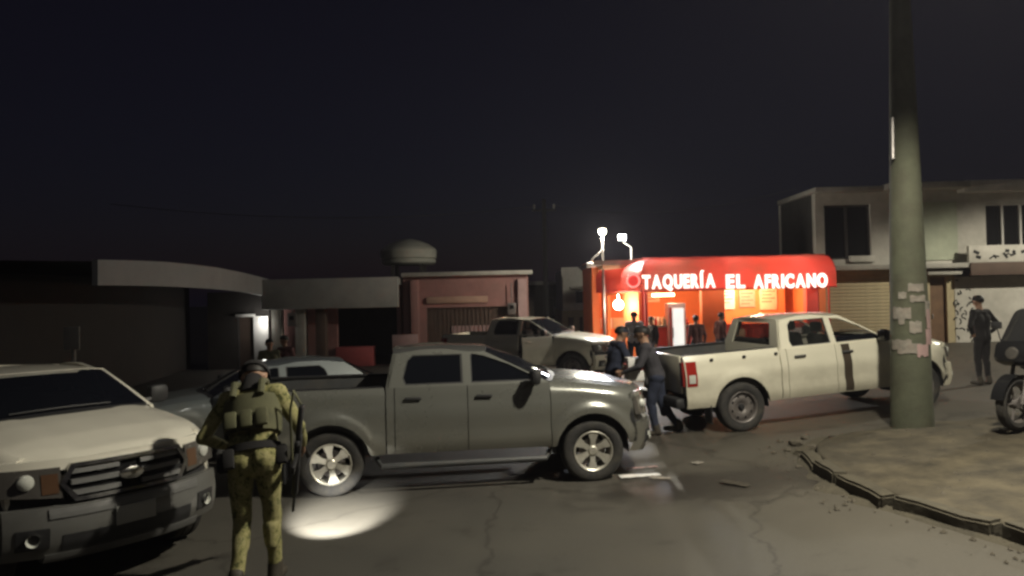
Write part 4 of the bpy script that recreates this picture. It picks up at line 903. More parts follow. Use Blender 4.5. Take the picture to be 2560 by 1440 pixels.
# ---- houses in the gap and behind
def gap_house():
    Y = 31.0
    X = lambda px, py=760: at(px, py, Y).x
    Z = lambda py, px=1450: at(px, py, Y).z
    r = empty('white_house', label='small white house with a stepped parapet in the gap left of the taco shop', cat='house')
    zb = 0.1
    wall_with_holes('wall', X(1408), X(1500), Z(775), Z(672) - 0.0, Y, 5.0, [(X(1440), X(1472), Z(758), Z(728))], M['plaster'], r)
    bcl('parapet', X(1408) - 0.05, X(1448), Y - 0.08, Y - 0.002, Z(690), Z(668), M['plaster'], r)
    bcl('lower_wall', X(1404), X(1500), Y - 0.3, Y + 5, zb, Z(775) - 0.002, M['beige'], r)
    bcl('door', X(1418), X(1432), Y - 0.34, Y - 0.302, zb, Z(792), M['brown'], r); bcl('door', X(1446), X(1454), Y - 0.34, Y - 0.302, zb, Z(792), M['brown'], r)
    w_ = bcl('window', X(1440) + 0.02, X(1472) - 0.02, Y + 0.15, Y + 0.2, Z(758), Z(728), M['glassd'], r)
    bcl('ledge', X(1425), X(1490), Y - 0.45, Y - 0.002, Z(722), Z(716), M['slab'], r)
gap_house()
def back_house(px0, px1, py, Y, label, m_):
    a, b = at(px0, 760, Y), at(px1, 760, Y); zt_ = at((px0 + px1) / 2, py, Y).z
    r = empty('distant_house', label=label, cat='house', group='dark houses along the street end')
    wn = [(a.x + (b.x - a.x) * f, a.x + (b.x - a.x) * (f + 0.16), 1.1, 2.2) for f in (0.15, 0.62)]
    wall_with_holes('wall', a.x, b.x, -0.1, zt_, Y, 6.0, wn, m_, r)
    bcl('roof_slab', a.x - 0.2, b.x + 0.2, Y - 0.3, Y + 6.2, zt_ + 0.002, zt_ + 0.18, M['slab'], r)
    for q in wn: bcl('window', q[0], q[1], Y + 0.3, Y + 0.34, q[2], q[3], M['glassd'], r)
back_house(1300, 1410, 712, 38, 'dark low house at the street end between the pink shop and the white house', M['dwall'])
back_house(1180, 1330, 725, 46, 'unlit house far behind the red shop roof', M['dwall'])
bcl_far = None

# ---------------------------------------------------------------- poles
def big_pole():
    X, Y = 5.86, 10.72; z0 = pav_z(X, Y) - 0.15
    r = empty('utility_pole', (X, Y, z0), label='thick tapering concrete pole with torn posters standing on the pavement corner', cat='pole')
    prof = [(0.30, 0.0)] + [(0.295 - 0.020 * z - 0.0006 * z * z, z) for z in [0.25 + 0.5 * k for k in range(19)]]
    pol = MB()
    def f(u, v):
        k = min(len(prof) - 1, int(round(v * (len(prof) - 1)))); rr, z = prof[k]; t = 2 * math.pi * u
        rr *= 1 + 0.018 * noise.noise((math.cos(t) * 1.5, math.sin(t) * 1.5, z * 0.8)); return (rr * math.cos(t), rr * math.sin(t), z)
    p = pol.grid(f, 32, len(prof) - 1).build('shaft', M['polec'], r, angle=60)
    MB().tube([(-0.235, -0.12, 4.1), (-0.225, -0.12, 4.7)], 0.03, 8).build('conduit', M['steelb'], r)
    random.seed(3)
    for k in range(13):                   # torn paper on the shaft
        zc = random.uniform(1.0, 2.25) ; tc = random.uniform(-2.6, -0.45); wd, hd = random.uniform(0.08, 0.32), random.uniform(0.06, 0.24)
        def g(u, v, zc=zc, tc=tc, wd=wd, hd=hd, k=k):
            e = 0.02 * noise.noise((u * 5, v * 5, k)); t = tc + (u - 0.5) * wd / 0.27 + e; z = zc + (v - 0.5) * hd + 0.035 * noise.noise((u * 4, v * 4, k + 9)); rr = 0.297 - 0.020 * z + 0.009 + 0.012 * max(0, noise.noise((u * 3, v * 3, k))) * v
            return (rr * math.cos(t), rr * math.sin(t), z)
        MB().shell(g, 7, 6, lambda p: Vector((-p.x, -p.y, 0)).normalized() * 0.003).build('poster_scrap', M['paper'] if k % 4 else M['pinkl'], r)
    MB().tube([(0, 0, 8.4), (0, 0, 8.42)], 0.0, 3)
    boxo('crossarm', (0, -0.2, 8.3), (2.0, 0.10, 0.12), M['steel'], r, 0.01)
big_pole()
def lamp_post():
    Y = 21.6; b = at(1509, 720, Y); top = at(1511, 578, Y); z0 = G(b.x)
    r = empty('lamp_post', (b.x, Y, z0), label='slim pale lamp post with a lit warm lamp left of the taco shop', cat='lamp post')
    h = top.z - z0
    MB().tube([(0, 0, -0.1), (0, 0, h - 0.12)], [0.05, 0.035], 10).build('post', M['steel'], r)
    MB().tube([(0.0, 0, h - 0.55), (-0.33, 0, h - 0.85), (-0.36, 0, h - 0.95)], 0.022, 6).build('brace', M['steel'], r)
    boxo('junction_box', (-0.36, 0, h - 1.0), (0.26, 0.2, 0.14), M['whitep'], r, 0.02)
    MB().lathe([(0.0, -0.11), (0.08, -0.08), (0.115, 0.0), (0.08, 0.08), (0.0, 0.11)], 'z', 16).build('lamp_globe', emit('globe_glow', (1.0, 0.94, 0.74), 30), r).location = (0, 0, h)
    MB().lathe([(0.14, 0.06), (0.12, 0.11), (0.0, 0.15)], 'z', 16).build('shade', M['steel'], r).location = (0, 0, h)
    lamp('POINT', 'globe_light', (0.0, -0.05, h - 0.17), 850, (1.0, 0.94, 0.78), 0.1, r)
lamp_post()
def roof_flood():
    Y = 21.75; p = at(1556, 593, Y)
    r = empty('floodlight', p, label='lit cold white floodlight on a bracket above the red awning', cat='floodlight')
    boxo('housing', (0, 0.08, 0), (0.26, 0.12, 0.20), M['steel'], r, 0.02)
    boxo('lens', (0, 0.012, 0), (0.20, 0.012, 0.15), emit('flood_glow', (0.90, 0.95, 1.0), 30), r)
    MB().tube([(0, 0.12, -0.05), (0.12, 0.14, -0.2), (0.28, 0.15, -0.30), (0.28, 0.15, at(1556, 660, Y).z - p.z)], 0.018, 6).build('bracket', M['whitep'], r)
    s = lamp('SPOT', 'flood_light', (0, -0.02, -0.01), 760, (0.86, 0.90, 1.0), 0.30, r, spot_size=R(100), spot_blend=0.9)
    s.rotation_euler = Vector((0.03, -0.80, -0.52)).to_track_quat('-Z', 'Y').to_euler()
roof_flood()
def far_pole():
    Y = 33; b = at(1364, 690, Y); t = at(1364, 498, Y)
    r = empty('utility_pole', (b.x, Y, 0), label='slim dark utility pole with a crossarm rising behind the red shop', cat='pole')
    MB().tube([(0, 0, -0.2), (0, 0, t.z)], [0.14, 0.09], 10).build('shaft', M['shadegrey'], r)  # pole colour darkened so the nearby lamp barely shows on it
    boxo('crossarm', (0, 0, t.z - 0.5), (1.1, 0.08, 0.08), M['shadegrey'], r)
    for x in (-0.45, 0, 0.45): MB().lathe([(0.0, 0.22), (0.05, 0.2), (0.05, 0.05), (0.03, 0.0)], 'z', 8, (x, 0, t.z - 0.44)).build('insulator', M['slab'], r)
far_pole()
def small_sign():
    p = at(184, 845, 12.5)
    r = empty('small_sign', (p.x, p.y, 0), label='small grey sign board on a thin post behind the white pickup at far left', cat='sign')
    MB().tube([(0, 0, -0.1), (0, 0, p.z + 0.15)], 0.035, 8).build('post', M['slab'], r)
    boxo('board', (0, -0.05, p.z), (0.27, 0.03, 0.40), M['slab'], r, 0.012)
small_sign()

# ---------------------------------------------------------------- people
def lean_pt(p, ang, piv):                 # bend forward (about the y axis) round the pelvis
    d = Vector(p) - Vector(piv); return Vector(piv) + Matrix.Rotation(ang, 3, 'Y') @ d
def make_person(label, loc, yaw, top, legs, lean=0.0, scale=1.0, twist=0.0, over=None, shoes='boot', hat=None, hat_mat='dark', voxel=0.013, hair=True, head_nod=0.0, group=None, vest=None, side_lean=0.0, bulk=1.0):
    J = dict(pelvis=(0, 0, 0.95), waist=(0.0, 0, 1.10), chest=(0.0, 0, 1.30), neck=(0.0, 0, 1.49), head=(0.025, 0, 1.635),
             shL=(0, 0.185, 1.425), shR=(0, -0.185, 1.425), elL=(-0.03, 0.26, 1.145), elR=(-0.03, -0.26, 1.145), wrL=(0.06, 0.27, 0.90), wrR=(0.06, -0.27, 0.90),
             hipL=(0, 0.095, 0.92), hipR=(0, -0.095, 0.92), knL=(0.02, 0.11, 0.50), knR=(0.02, -0.11, 0.50), anL=(-0.02, 0.12, 0.09), anR=(-0.02, -0.12, 0.09))
    J = {k: Vector(v) for k, v in J.items()}
    for k in ('waist', 'chest', 'neck', 'head', 'shL', 'shR', 'elL', 'elR', 'wrL', 'wrR'): J[k] = lean_pt(J[k], lean, J['pelvis'])
    for k, v in (over or {}).items(): J[k] = Vector(v)
    if side_lean:
        for k in ('waist', 'chest', 'neck', 'head', 'shL', 'shR', 'elL', 'elR', 'wrL', 'wrR'): J[k] = J['pelvis'] + Matrix.Rotation(-side_lean, 3, 'X') @ (J[k] - J['pelvis'])
    if head_nod: J['head'] = J['neck'] + Matrix.Rotation(head_nod, 3, 'Y') @ (J['head'] - J['neck'])
    caps = []                             # (a, b, ra, rb, region)
    def cap(a, b, ra, rb, reg): caps.append((Vector(a), Vector(b), ra, rb, reg))
    up = (J['neck'] - J['pelvis']).normalized(); side = (J['shL'] - J['shR']).normalized()
    fwd = side.cross(up).normalized()
    for s in (-1, 1):
        cap(J['pelvis'] + side * 0.07 * s, J['waist'] + side * 0.065 * s, 0.118, 0.105, 'top')
        cap(J['waist'] + side * 0.065 * s, J['chest'] + side * 0.085 * s, 0.105, 0.120, 'top')
        cap(J['chest'] + side * 0.085 * s, J['neck'] + side * 0.07 * s - up * 0.08, 0.120, 0.075, 'top')
    cap(J['shL'], J['shR'], 0.075, 0.075, 'top'); cap(J['neck'] - up * 0.05, J['head'] - up * 0.03, 0.060, 0.055, 'skin')
    H = J['head']; hu = (H - J['neck']).normalized(); hf = side.cross(hu).normalized()
    cap(H + hu * 0.035 - hf * 0.012, H + hu * 0.03 + hf * 0.012, 0.088, 0.086, 'skin'); cap(H - hu * 0.04 + hf * 0.02, H - hu * 0.075 + hf * 0.045, 0.070, 0.045, 'skin')
    cap(H + hf * 0.098 + hu * 0.005, H + hf * 0.112 - hu * 0.028, 0.012, 0.018, 'skin')
    for s in (-1, 1): cap(H + side * s * 0.085 + hu * 0.02 - hf * 0.01, H + side * s * 0.085 - hu * 0.02, 0.018, 0.014, 'skin')
    for q in 'LR':
        s = 1 if q == 'L' else -1
        cap(J['sh' + q], J['el' + q], 0.068, 0.050, 'top'); cap(J['el' + q], J['wr' + q], 0.050, 0.034, 'top')
        d = (J['wr' + q] - J['el' + q]).normalized(); pn = side * s; pn = (pn - d * pn.dot(d)).normalized(); ac = d.cross(pn).normalized()
        pm_ = J['wr' + q] + d * 0.085
        for t in (-0.025, 0.025): cap(J['wr' + q] + ac * t * 0.6, pm_ + ac * t, 0.022, 0.019, 'skin')
        for t, L_ in ((-0.036, 0.062), (-0.012, 0.078), (0.012, 0.074), (0.036, 0.056)):
            k1 = pm_ + ac * t * 1.15 + d * L_ * 0.55 - pn * 0.012; k2 = k1 + d * L_ * 0.35 - pn * 0.035
            cap(pm_ + ac * t, k1, 0.0105, 0.0095, 'skin'); cap(k1, k2, 0.0095, 0.008, 'skin')
        cap(J['wr' + q] + d * 0.025 - pn * 0.012 , J['wr' + q] + d * 0.06 - pn * 0.045 + ac * 0.03, 0.014, 0.011, 'skin'); cap(J['wr' + q] + d * 0.06 - pn * 0.045 + ac * 0.03, J['wr' + q] + d * 0.095 - pn * 0.055 + ac * 0.035, 0.011, 0.009, 'skin')
        cap(J['hip' + q], J['kn' + q], 0.098, 0.066, 'legs'); cap(J['kn' + q], J['an' + q], 0.064, 0.048, 'legs'); cap(J['kn' + q] + Vector((-0.02, 0, -0.06)), J['kn' + q] + Vector((-0.03, 0, -0.18)), 0.062, 0.055, 'legs')
        a = J['an' + q]; tf = Vector((1, 0.12 * s, 0)).normalized()
        cap(a + Vector((0, 0, 0.06)), a + Vector((-0.02, 0, -0.03)), 0.055, 0.058, 'shoe'); cap(a + Vector((-0.035, 0, -0.045)), a + tf * 0.16 + Vector((0, 0, -0.05)), 0.042, 0.040, 'shoe')
    cap(J['hipL'], J['hipR'], 0.108, 0.108, 'legs')
    mb = MB()
    for a, b, ra, rb, reg in caps:
        n = 12; d = b - a; L_ = d.length; d = d.normalized() if L_ > 1e-6 else Vector((0, 0, 1))
        pts, rs = [], []
        for k in range(5): t = -math.pi / 2 + (math.pi / 2) * k / 4; pts.append(a + d * ra * math.sin(t)); rs.append(max(1e-4, ra * math.cos(t)))
        for k in range(5): t = (math.pi / 2) * k / 4; pts.append(b + d * rb * math.sin(t)); rs.append(max(1e-4, rb * math.cos(t)))
        u0 = Vector((0, 0, 1)) if abs(d.z) < 0.9 else Vector((1, 0, 0)); e1 = d.cross(u0).normalized(); e2 = d.cross(e1)
        vs = [p + (e1 * math.cos(2 * math.pi * j / n) + e2 * math.sin(2 * math.pi * j / n)) * r_ for p, r_ in zip(pts, rs) for j in range(n)]
        fs = [(i * n + j, i * n + (j + 1) % n, (i + 1) * n + (j + 1) % n, (i + 1) * n + j) for i in range(len(pts) - 1) for j in range(n)] + [tuple(range(n)), tuple((len(pts) - 1) * n + j for j in reversed(range(n)))]
        mb.add(vs, fs)
    tmp = mb.build('tmp', M['skin'], weld=0)
    md = tmp.modifiers.new('r', 'REMESH'); md.mode = 'VOXEL'; md.voxel_size = voxel
    sm_ = tmp.modifiers.new('s', 'SMOOTH'); sm_.factor = 0.5; sm_.iterations = 3
    bpy.context.view_layer.update()
    me = bpy.data.meshes.new_from_object(tmp.evaluated_get(bpy.context.evaluated_depsgraph_get())); bpy.data.objects.remove(tmp)
    me.materials.clear()
    regs = ['skin', 'top', 'legs', 'shoe']
    for m_ in (M['skin'], M[top], M[legs], M[shoes]): me.materials.append(m_)
    # colour each face by the limb it belongs to
    npo = len(me.polygons); ctr = np.empty(npo * 3); me.polygons.foreach_get('center', ctr); ctr = ctr.reshape(-1, 3)
    best = np.full(npo, 9.0); idx = np.zeros(npo, dtype=np.int32)
    for a, b, ra, rb, reg in caps:
        A = np.array(a); AB = np.array(b) - A; t = np.clip((ctr - A) @ AB / max(1e-9, AB @ AB), 0, 1)
        d = np.linalg.norm(ctr - A - t[:, None] * AB, axis=1) - (ra + (rb - ra) * t)
        if reg == 'skin': d = np.where(d > 0.012, d + 0.02, d)
        k_ = d < best; best[k_] = d[k_]; idx[k_] = regs.index(reg)
    me.polygons.foreach_set('material_index', idx); me.polygons.foreach_set('use_smooth', np.ones(npo, dtype=bool))
    # cloth folds
    nv_ = len(me.vertices); co = np.empty(nv_ * 3); nr = np.empty(nv_ * 3); me.vertices.foreach_get('co', co); me.vertex_normals.foreach_get('vector', nr)
    co = co.reshape(-1, 3); nr = nr.reshape(-1, 3)
    nz_ = np.array([noise.noise((c[0] * 11 + loc[0], c[1] * 11 + loc[1], c[2] * 7)) if c[2] < J['neck'].z - 0.04 else 0.0 for c in co])
    me.vertices.foreach_set('co', (co + nr * (0.009 * nz_)[:, None]).ravel()); me.update()
    me.name = 'person'; o = bpy.data.objects.new('person', me); C.objects.link(o)
    o.location = loc; o.rotation_euler = (0, 0, yaw); o.scale = (scale * bulk, scale * bulk, scale)
    tag(o, label, 'person', group)
    HM = Matrix((hf, side, hu)).transposed().to_4x4(); HM.translation = H
    def headpiece(nm, fn, nu, nv, m_, brim=None):
        b = MB(); b.shell(fn, nu, nv, lambda p: Vector((0, 0, 0)) )
        if brim: brim(b)
        x = b.build(nm, m_, o, angle=60); x.matrix_local = HM; return x
    if hair:
        headpiece('hair', lambda u, v: (-0.014 + 0.104 * math.cos(2 * math.pi * u) * math.sin(0.02 + (1.75 + 0.55 * max(0, -math.cos(2 * math.pi * u))) * v) * (1.0 if math.cos(2 * math.pi * u) < 0.2 else 0.93), 0.097 * math.sin(2 * math.pi * u) * math.sin(0.02 + (1.75 + 0.55 * max(0, -math.cos(2 * math.pi * u))) * v), 0.040 + 0.100 * math.cos(0.02 + (1.75 + 0.55 * max(0, -math.cos(2 * math.pi * u))) * v) + (0.05 * v * max(0, math.cos(2 * math.pi * u)))), 24, 8, M['hair'])
    if hat in ('cap', 'helmet'):
        k = 1.10 if hat == 'cap' else 1.32
        def brim(b):
            L_ = 0.095 if hat == 'cap' else 0.02
            b.grid(lambda u, v: (0.072 * k + (0.03 + L_) * v * math.cos((u - 0.5) * 1.6), (0.075 * k + 0.02 * v) * math.sin((u - 0.5) * 2.4), 0.052 - 0.02 * v - 0.02 * abs(u - 0.5)), 10, 4)
        headpiece(hat, lambda u, v: (-0.004 + 0.095 * k * math.cos(2 * math.pi * u) * math.sin(0.02 + 1.55 * v), 0.088 * k * math.sin(2 * math.pi * u) * math.sin(0.02 + 1.55 * v), 0.048 + (0.090 if hat == 'cap' else 0.105) * math.cos(0.02 + 1.55 * v) - (0.03 * v ** 4 if hat == 'helmet' else 0)), 24, 8, M[hat_mat], brim)
    if vest:                              # plate-carrier style vest round the chest
        a, b = J['waist'] + up * 0.02, J['chest'] + up * 0.10
        def vf(u, v):
            t = 2 * math.pi * u; c = a.lerp(b, v); w_, dp = 0.205 + 0.012 * math.sin(math.pi * v), 0.150; return c + side * w_ * math.sin(t) * (1 if abs(math.sin(t)) < 0.9 else 0.98) + fwd * dp * math.cos(t)
        x = MB().grid(vf, 28, 5).build('vest', M[vest], o, angle=60)
        for s in (-1, 1):
            q0 = b + side * 0.10 * s; MB().tube([q0 - fwd * 0.150 - up * 0.02, q0 - fwd * 0.10 + up * 0.10, q0 + up * 0.135, q0 + fwd * 0.10 + up * 0.10, q0 + fwd * 0.150 - up * 0.02], 0.026, 8).build('strap', M[vest], x)
        wl_ = J['pelvis'] + up * 0.06
        MB().grid(lambda u, v: wl_ + side * 0.200 * math.sin(2 * math.pi * u) + fwd * 0.135 * math.cos(2 * math.pi * u) + up * (v - 0.5) * 0.055, 28, 1).build('belt', M['dark'], o)
        for k in (-1.35, 1.3, 0.75):
            MB().box(wl_ - fwd * 0.14 * math.cos(k) + side * 0.21 * math.sin(k) - up * 0.07, (0.08, 0.06, 0.14), Matrix((side, fwd, up)).transposed(), bev=0.015).build('belt_pouch', M['dark'], o)
        for k in (-1, 0, 1):
            q = a.lerp(b, 0.28) - fwd * 0.165 + side * 0.11 * k; rot = Matrix((side, fwd, up)).transposed()
            MB().box(q, (0.085, 0.05, 0.13), rot, bev=0.015).build('pouch', M[vest], x)
    if vest:
        MB().tube([J['neck'] - up * 0.05, J['neck'] + hu * 0.03, H - hu * 0.035], [0.098, 0.080, 0.074], 16).build('neck_gaiter', M['dark'], o)
    # eyes
    for s in (-1, 1):
        e = MB().lathe([(0.0, -0.011), (0.008, -0.007), (0.011, 0), (0.008, 0.007), (0.0, 0.011)], 'z', 8).build('eye', M['gloss'], o); e.matrix_local = HM @ Matrix.Translation((0.088, s * 0.032, 0.012))
    return o

# soldier with a torch beside the white pickup, seen from behind
sol = (-2.10, 5.82, 0.0); SOL_YAW = R(96)
make_person('soldier in green camouflage bending forward with a torch beside the white pickup', sol, SOL_YAW, 'camo', 'camo', lean=0.48, scale=1.11, bulk=1.0, side_lean=0.13,
    over=dict(elL=(0.12, 0.37, 1.14), wrL=(0.32, 0.26, 1.02), shR=(0.22, -0.185, 1.37), shL=(0.22, 0.185, 1.37), elR=(0.20, -0.31, 1.10), wrR=(0.41, -0.27, 0.93), knL=(0.05, 0.10, 0.50), anL=(-0.10, 0.11, 0.09), knR=(0.10, -0.10, 0.50), anR=(0.13, -0.11, 0.09)),
    hat='helmet', hat_mat='dark', voxel=0.009, head_nod=0.45, shoes='boot', vest='oliv')
def torch():
    o = Matrix.Translation(sol) @ Matrix.Rotation(SOL_YAW, 4, 'Z') @ Matrix.Scale(1.11, 4)
    h = o @ (Vector((0, 0, 0.95)) + Matrix.Rotation(-0.13, 3, 'X') @ Vector((0.495, -0.275, -0.095))); tgt = gpix(842, 1300) ; d = (tgt - h).normalized()
    r = empty('torch', h, label="lit black torch held in the soldier's right hand", cat='torch')
    q = d.to_track_quat('-Z', 'Y').to_matrix()
    r.rotation_euler = q.to_euler()
    MB().tube([(0, 0, 0.10), (0, 0, 0.085), (0, 0, -0.04), (0, 0, -0.06), (0, 0, -0.10)], [0.012, 0.016, 0.016, 0.022, 0.024], 12).build('barrel', M['gun'], r)
    MB().lathe([(0.0, -0.1015), (0.021, -0.1015)], 'z', 14).build('lens', emit('torch_glow', (1.0, 0.98, 0.86), 20), r)
    lamp('SPOT', 'torch_light', (0, 0, -0.125), 1300, (1.0, 0.97, 0.86), 0.012, r, spot_size=R(46), spot_blend=0.75)
torch()
def rifle():
    o = Matrix.Translation(sol) @ Matrix.Rotation(SOL_YAW, 4, 'Z') @ Matrix.Scale(1.11, 4)
    r = empty('rifle', M=o @ Matrix.Translation((0.07, -0.30, 0.98)) @ Matrix.Rotation(R(76), 4, 'Y') @ Matrix.Rotation(R(8), 4, 'Z'), label="black rifle slung muzzle-down at the soldier's right side", cat='rifle')
    MB().box((0, 0, 0), (0.26, 0.04, 0.075), bev=0.008).build('receiver', M['gun'], r); MB().tube([(0.12, 0, 0.01), (0.50, 0, 0.01)], 0.011, 8).build('barrel', M['gun'], r)
    MB().box((0.24, 0, 0.01), (0.24, 0.045, 0.05), bev=0.012).build('handguard', M['gun'], r); MB().box((-0.24, 0, -0.02), (0.24, 0.035, 0.09), Matrix.Rotation(R(5), 3, 'Y'), bev=0.012).build('stock', M['gun'], r)
    MB().box((0.05, 0, -0.11), (0.06, 0.026, 0.17), Matrix.Rotation(R(-12), 3, 'Y'), bev=0.006).build('magazine', M['gun'], r); MB().box((-0.09, 0, -0.075), (0.035, 0.03, 0.10), Matrix.Rotation(R(18), 3, 'Y'), bev=0.008).build('grip', M['gun'], r)
    MB().tube([(-0.34, 0, 0.02), (-0.42, 0.08, 0.10), (-0.25, 0.10, 0.14), (0.1, 0.05, 0.08), (0.30, 0, 0.03)], 0.010, 6).build('sling', M['oliv'], r)
rifle()
# two officers at the olive pickup's nose
p1 = at(1532, 900, 12.7); make_person('man in navy uniform behind the olive pickup bonnet', (p1.x, p1.y, G(p1.x)), R(10), 'navy', 'navy', lean=0.18, over=dict(elR=(0.18, -0.28, 1.12), wrR=(0.42, -0.20, 1.08), elL=(0.20, 0.26, 1.12), wrL=(0.44, 0.14, 1.08)), hat='cap', hat_mat='navy', voxel=0.012, scale=0.97, bulk=1.18)
p2 = at(1640, 900, 11.55); g2 = G(p2.x)
make_person('man in charcoal jacket and navy trousers stooping at the cream pickup tail', (p2.x, p2.y, g2), R(168), 'char', 'navy', lean=0.26, scale=0.985, bulk=1.22,
    over=dict(elL=(0.20, 0.25, 1.13), wrL=(0.42, 0.16, 1.02), elR=(0.20, -0.25, 1.13), wrR=(0.42, -0.12, 1.02), knL=(0.08, 0.10, 0.50), anL=(0.02, 0.11, 0.09), knR=(-0.06, -0.10, 0.50), anR=(-0.26, -0.12, 0.12)), hat='cap', hat_mat='dark', voxel=0.012, head_nod=-0.2)
def carton():
    c = at(1585, 922, 11.6)
    r = empty('carton', (c.x, c.y, c.z - 0.19), R(8), 'white box with a dark red band held between the two men', 'box')
    boxo('lower_box', (0, 0, 0.09), (0.27, 0.24, 0.17), M['whitep'], r, 0.015); boxo('band', (0, 0, 0.195), (0.275, 0.245, 0.035), M['counter'], r, 0.005); boxo('lid', (0, 0, 0.295), (0.26, 0.23, 0.16), M['whitep'], r, 0.015)
    for s in (-1, 1): MB().tube([(s * 0.135, -0.05, 0.25), (s * 0.16, -0.04, 0.28), (s * 0.16, 0.04, 0.28), (s * 0.135, 0.05, 0.25)], 0.010, 6).build('handle', M['counter'], r)
carton()
# people by the shop
def by_pix(px, pytop, Y, hgt):            # feet point so that the head top meets the pixel
    p = at(px, pytop, Y); return (p.x, Y, G(p.x) + 0.0), (p.z - G(p.x)) / hgt
for px, py, Y, yaw, top, legs, lab, kw in (
    (1584, 778, 19.4, 80, 'palec', 'jean', 'customer in a pale top at the taco shop corner', {}),
    (1742, 812, 18.9, 100, 'mar', 'dark', 'customer in maroon standing right of the lit fridge', {}),
    (1632, 796, 20.2, 200, 'dark', 'jean', 'customer in black between the pale-topped man and the fridge', {}),
    (1800, 808, 19.6, 20, 'mar', 'jean', 'customer in a red top facing right behind the cream pickup bed', {}),
    (2452, 738, 13.9, 110, 'dark', 'dark', 'man in black with a flat cap standing behind the cream pickup bonnet', dict(hat='cap', hat_mat='dark', over=dict(elL=(-0.06, 0.40, 1.17), wrL=(0.02, 0.24, 1.02), elR=(-0.06, -0.40, 1.17), wrR=(0.02, -0.24, 1.02)))),
    (672, 846, 15.2, -60, 'oliv', 'dark', 'man in an olive jacket standing below the lit doorway', {}),
    (715, 838, 15.6, -120, 'mar', 'jean', 'person in maroon right of the man in olive', {})):
    loc, k = by_pix(px, py, Y, 1.77); k = max(0.86, min(1.06, k))
    make_person(lab, loc, R(yaw), top, legs, scale=k, voxel=0.016, lean=0.05, **kw)

# ---------------------------------------------------------------- motorcycle at the right edge
def motorcycle():
    c = (6.95, 9.45); z0 = pav_z(*c) 
    r = empty('motorcycle', (c[0], c[1], z0), R(205), 'big black motorcycle with a windscreen cropped by the right edge of the picture', 'motorcycle')
    for x, nm in ((0.72, 'f'), (-0.72, 'r')):
        hub = MB().lathe([(0.0, -0.05), (0.06, -0.05), (0.06, 0.05), (0.0, 0.05)], 'y', 14).build('wheel', M['steel'], r); hub.location = (x, 0, 0.33)
        MB().lathe([(0.24, 0.05), (0.25, -0.05), (0.29, -0.065), (0.325, -0.045), (0.335, 0), (0.325, 0.045), (0.29, 0.065), (0.24, 0.05)], 'y', 36).build('tyre', M['tyre'], hub)
        rm = MB().lathe([(0.245, -0.04), (0.22, -0.02), (0.22, 0.02), (0.245, 0.04)], 'y', 30)
        for k in range(5): t = 2 * math.pi * k / 5; rm.tube([(0.05 * math.cos(t), 0, 0.05 * math.sin(t)), (0.23 * math.cos(t), 0, 0.23 * math.sin(t))], 0.016, 6)
        rm.build('rim', M['steel'], hub)
        MB().grid(lambda u, v: (x + 0.37 * math.cos(0.2 + 2.6 * u), (v - 0.5) * 0.16, 0.33 + 0.37 * math.sin(0.2 + 2.6 * u)), 16, 3).build('mudguard', M['gloss'], r)
    MB().box((0.15, 0, 0.82), (0.55, 0.30, 0.22), bev=0.09).build('fuel_tank', M['gloss'], r); MB().box((-0.40, 0, 0.80), (0.62, 0.28, 0.11), bev=0.05).build('saddle', M['black'], r)
    MB().box((0.05, 0, 0.48), (0.50, 0.34, 0.36), bev=0.06).tube([(0.35, 0, 0.80), (0.1, 0, 0.30), (-0.4, 0, 0.35), (-0.72, 0, 0.33)], 0.035, 8).build('engine', M['gun'], r)
    for s in (-1, 1):
        MB().tube([(0.72, s * 0.09, 0.33), (0.52, s * 0.09, 0.95)], 0.025, 8).build('fork', M['steel'], r)
        MB().box((-0.62, s * 0.30, 0.62), (0.48, 0.20, 0.34), bev=0.05).build('pannier', M['black'], r)
        mr = MB().tube([(0.45, s * 0.30, 1.05), (0.47, s * 0.34, 1.25)], 0.008, 6).box((0.47, s * 0.35, 1.30), (0.03, 0.14, 0.09), bev=0.012).build('mirror', M['black'], r)
        MB().tube([(0.10, s * 0.18, 0.30), (-0.3, s * 0.22, 0.26), (-0.85, s * 0.22, 0.36)], [0.03, 0.045, 0.05], 10).build('exhaust', M['steel'], r)
    MB().tube([(0.35, -0.40, 1.02), (0.48, -0.2, 1.06), (0.48, 0.2, 1.06), (0.35, 0.40, 1.02)], 0.016, 8).build('handlebar', M['black'], r)
    fr = MB().box((0.62, 0, 0.95), (0.26, 0.50, 0.30), Matrix.Rotation(R(-18), 3, 'Y'), bev=0.08).build('fairing', M['gloss'], r)
    MB().lathe([(0.0, 0.02), (0.07, 0.01), (0.085, -0.02)], 'y', 16).build('headlamp', M['lampbowl'], fr).matrix_local = Matrix.Translation((0.76, 0, 0.96)) @ Matrix.Rotation(R(-90), 4, 'Z')
    MB().shell(lambda u, v: (0.66 - 0.22 * v - 0.10 * (2 * u - 1) ** 2, (2 * u - 1) * (0.26 - 0.05 * v), 1.08 + 0.44 * v - 0.08 * v * (2 * u - 1) ** 2), 10, 6, (-0.006, 0, 0)).build('windscreen', M['tint'], fr)
    MB().box((-0.78, 0, 1.05), (0.36, 0.42, 0.30), bev=0.08).build('top_case', M['black'], r)
    MB().tube([(-0.05, 0.12, 0.28), (-0.12, 0.34, 0.0)], 0.014, 6).build('side_stand', M['steel'], r)
motorcycle()

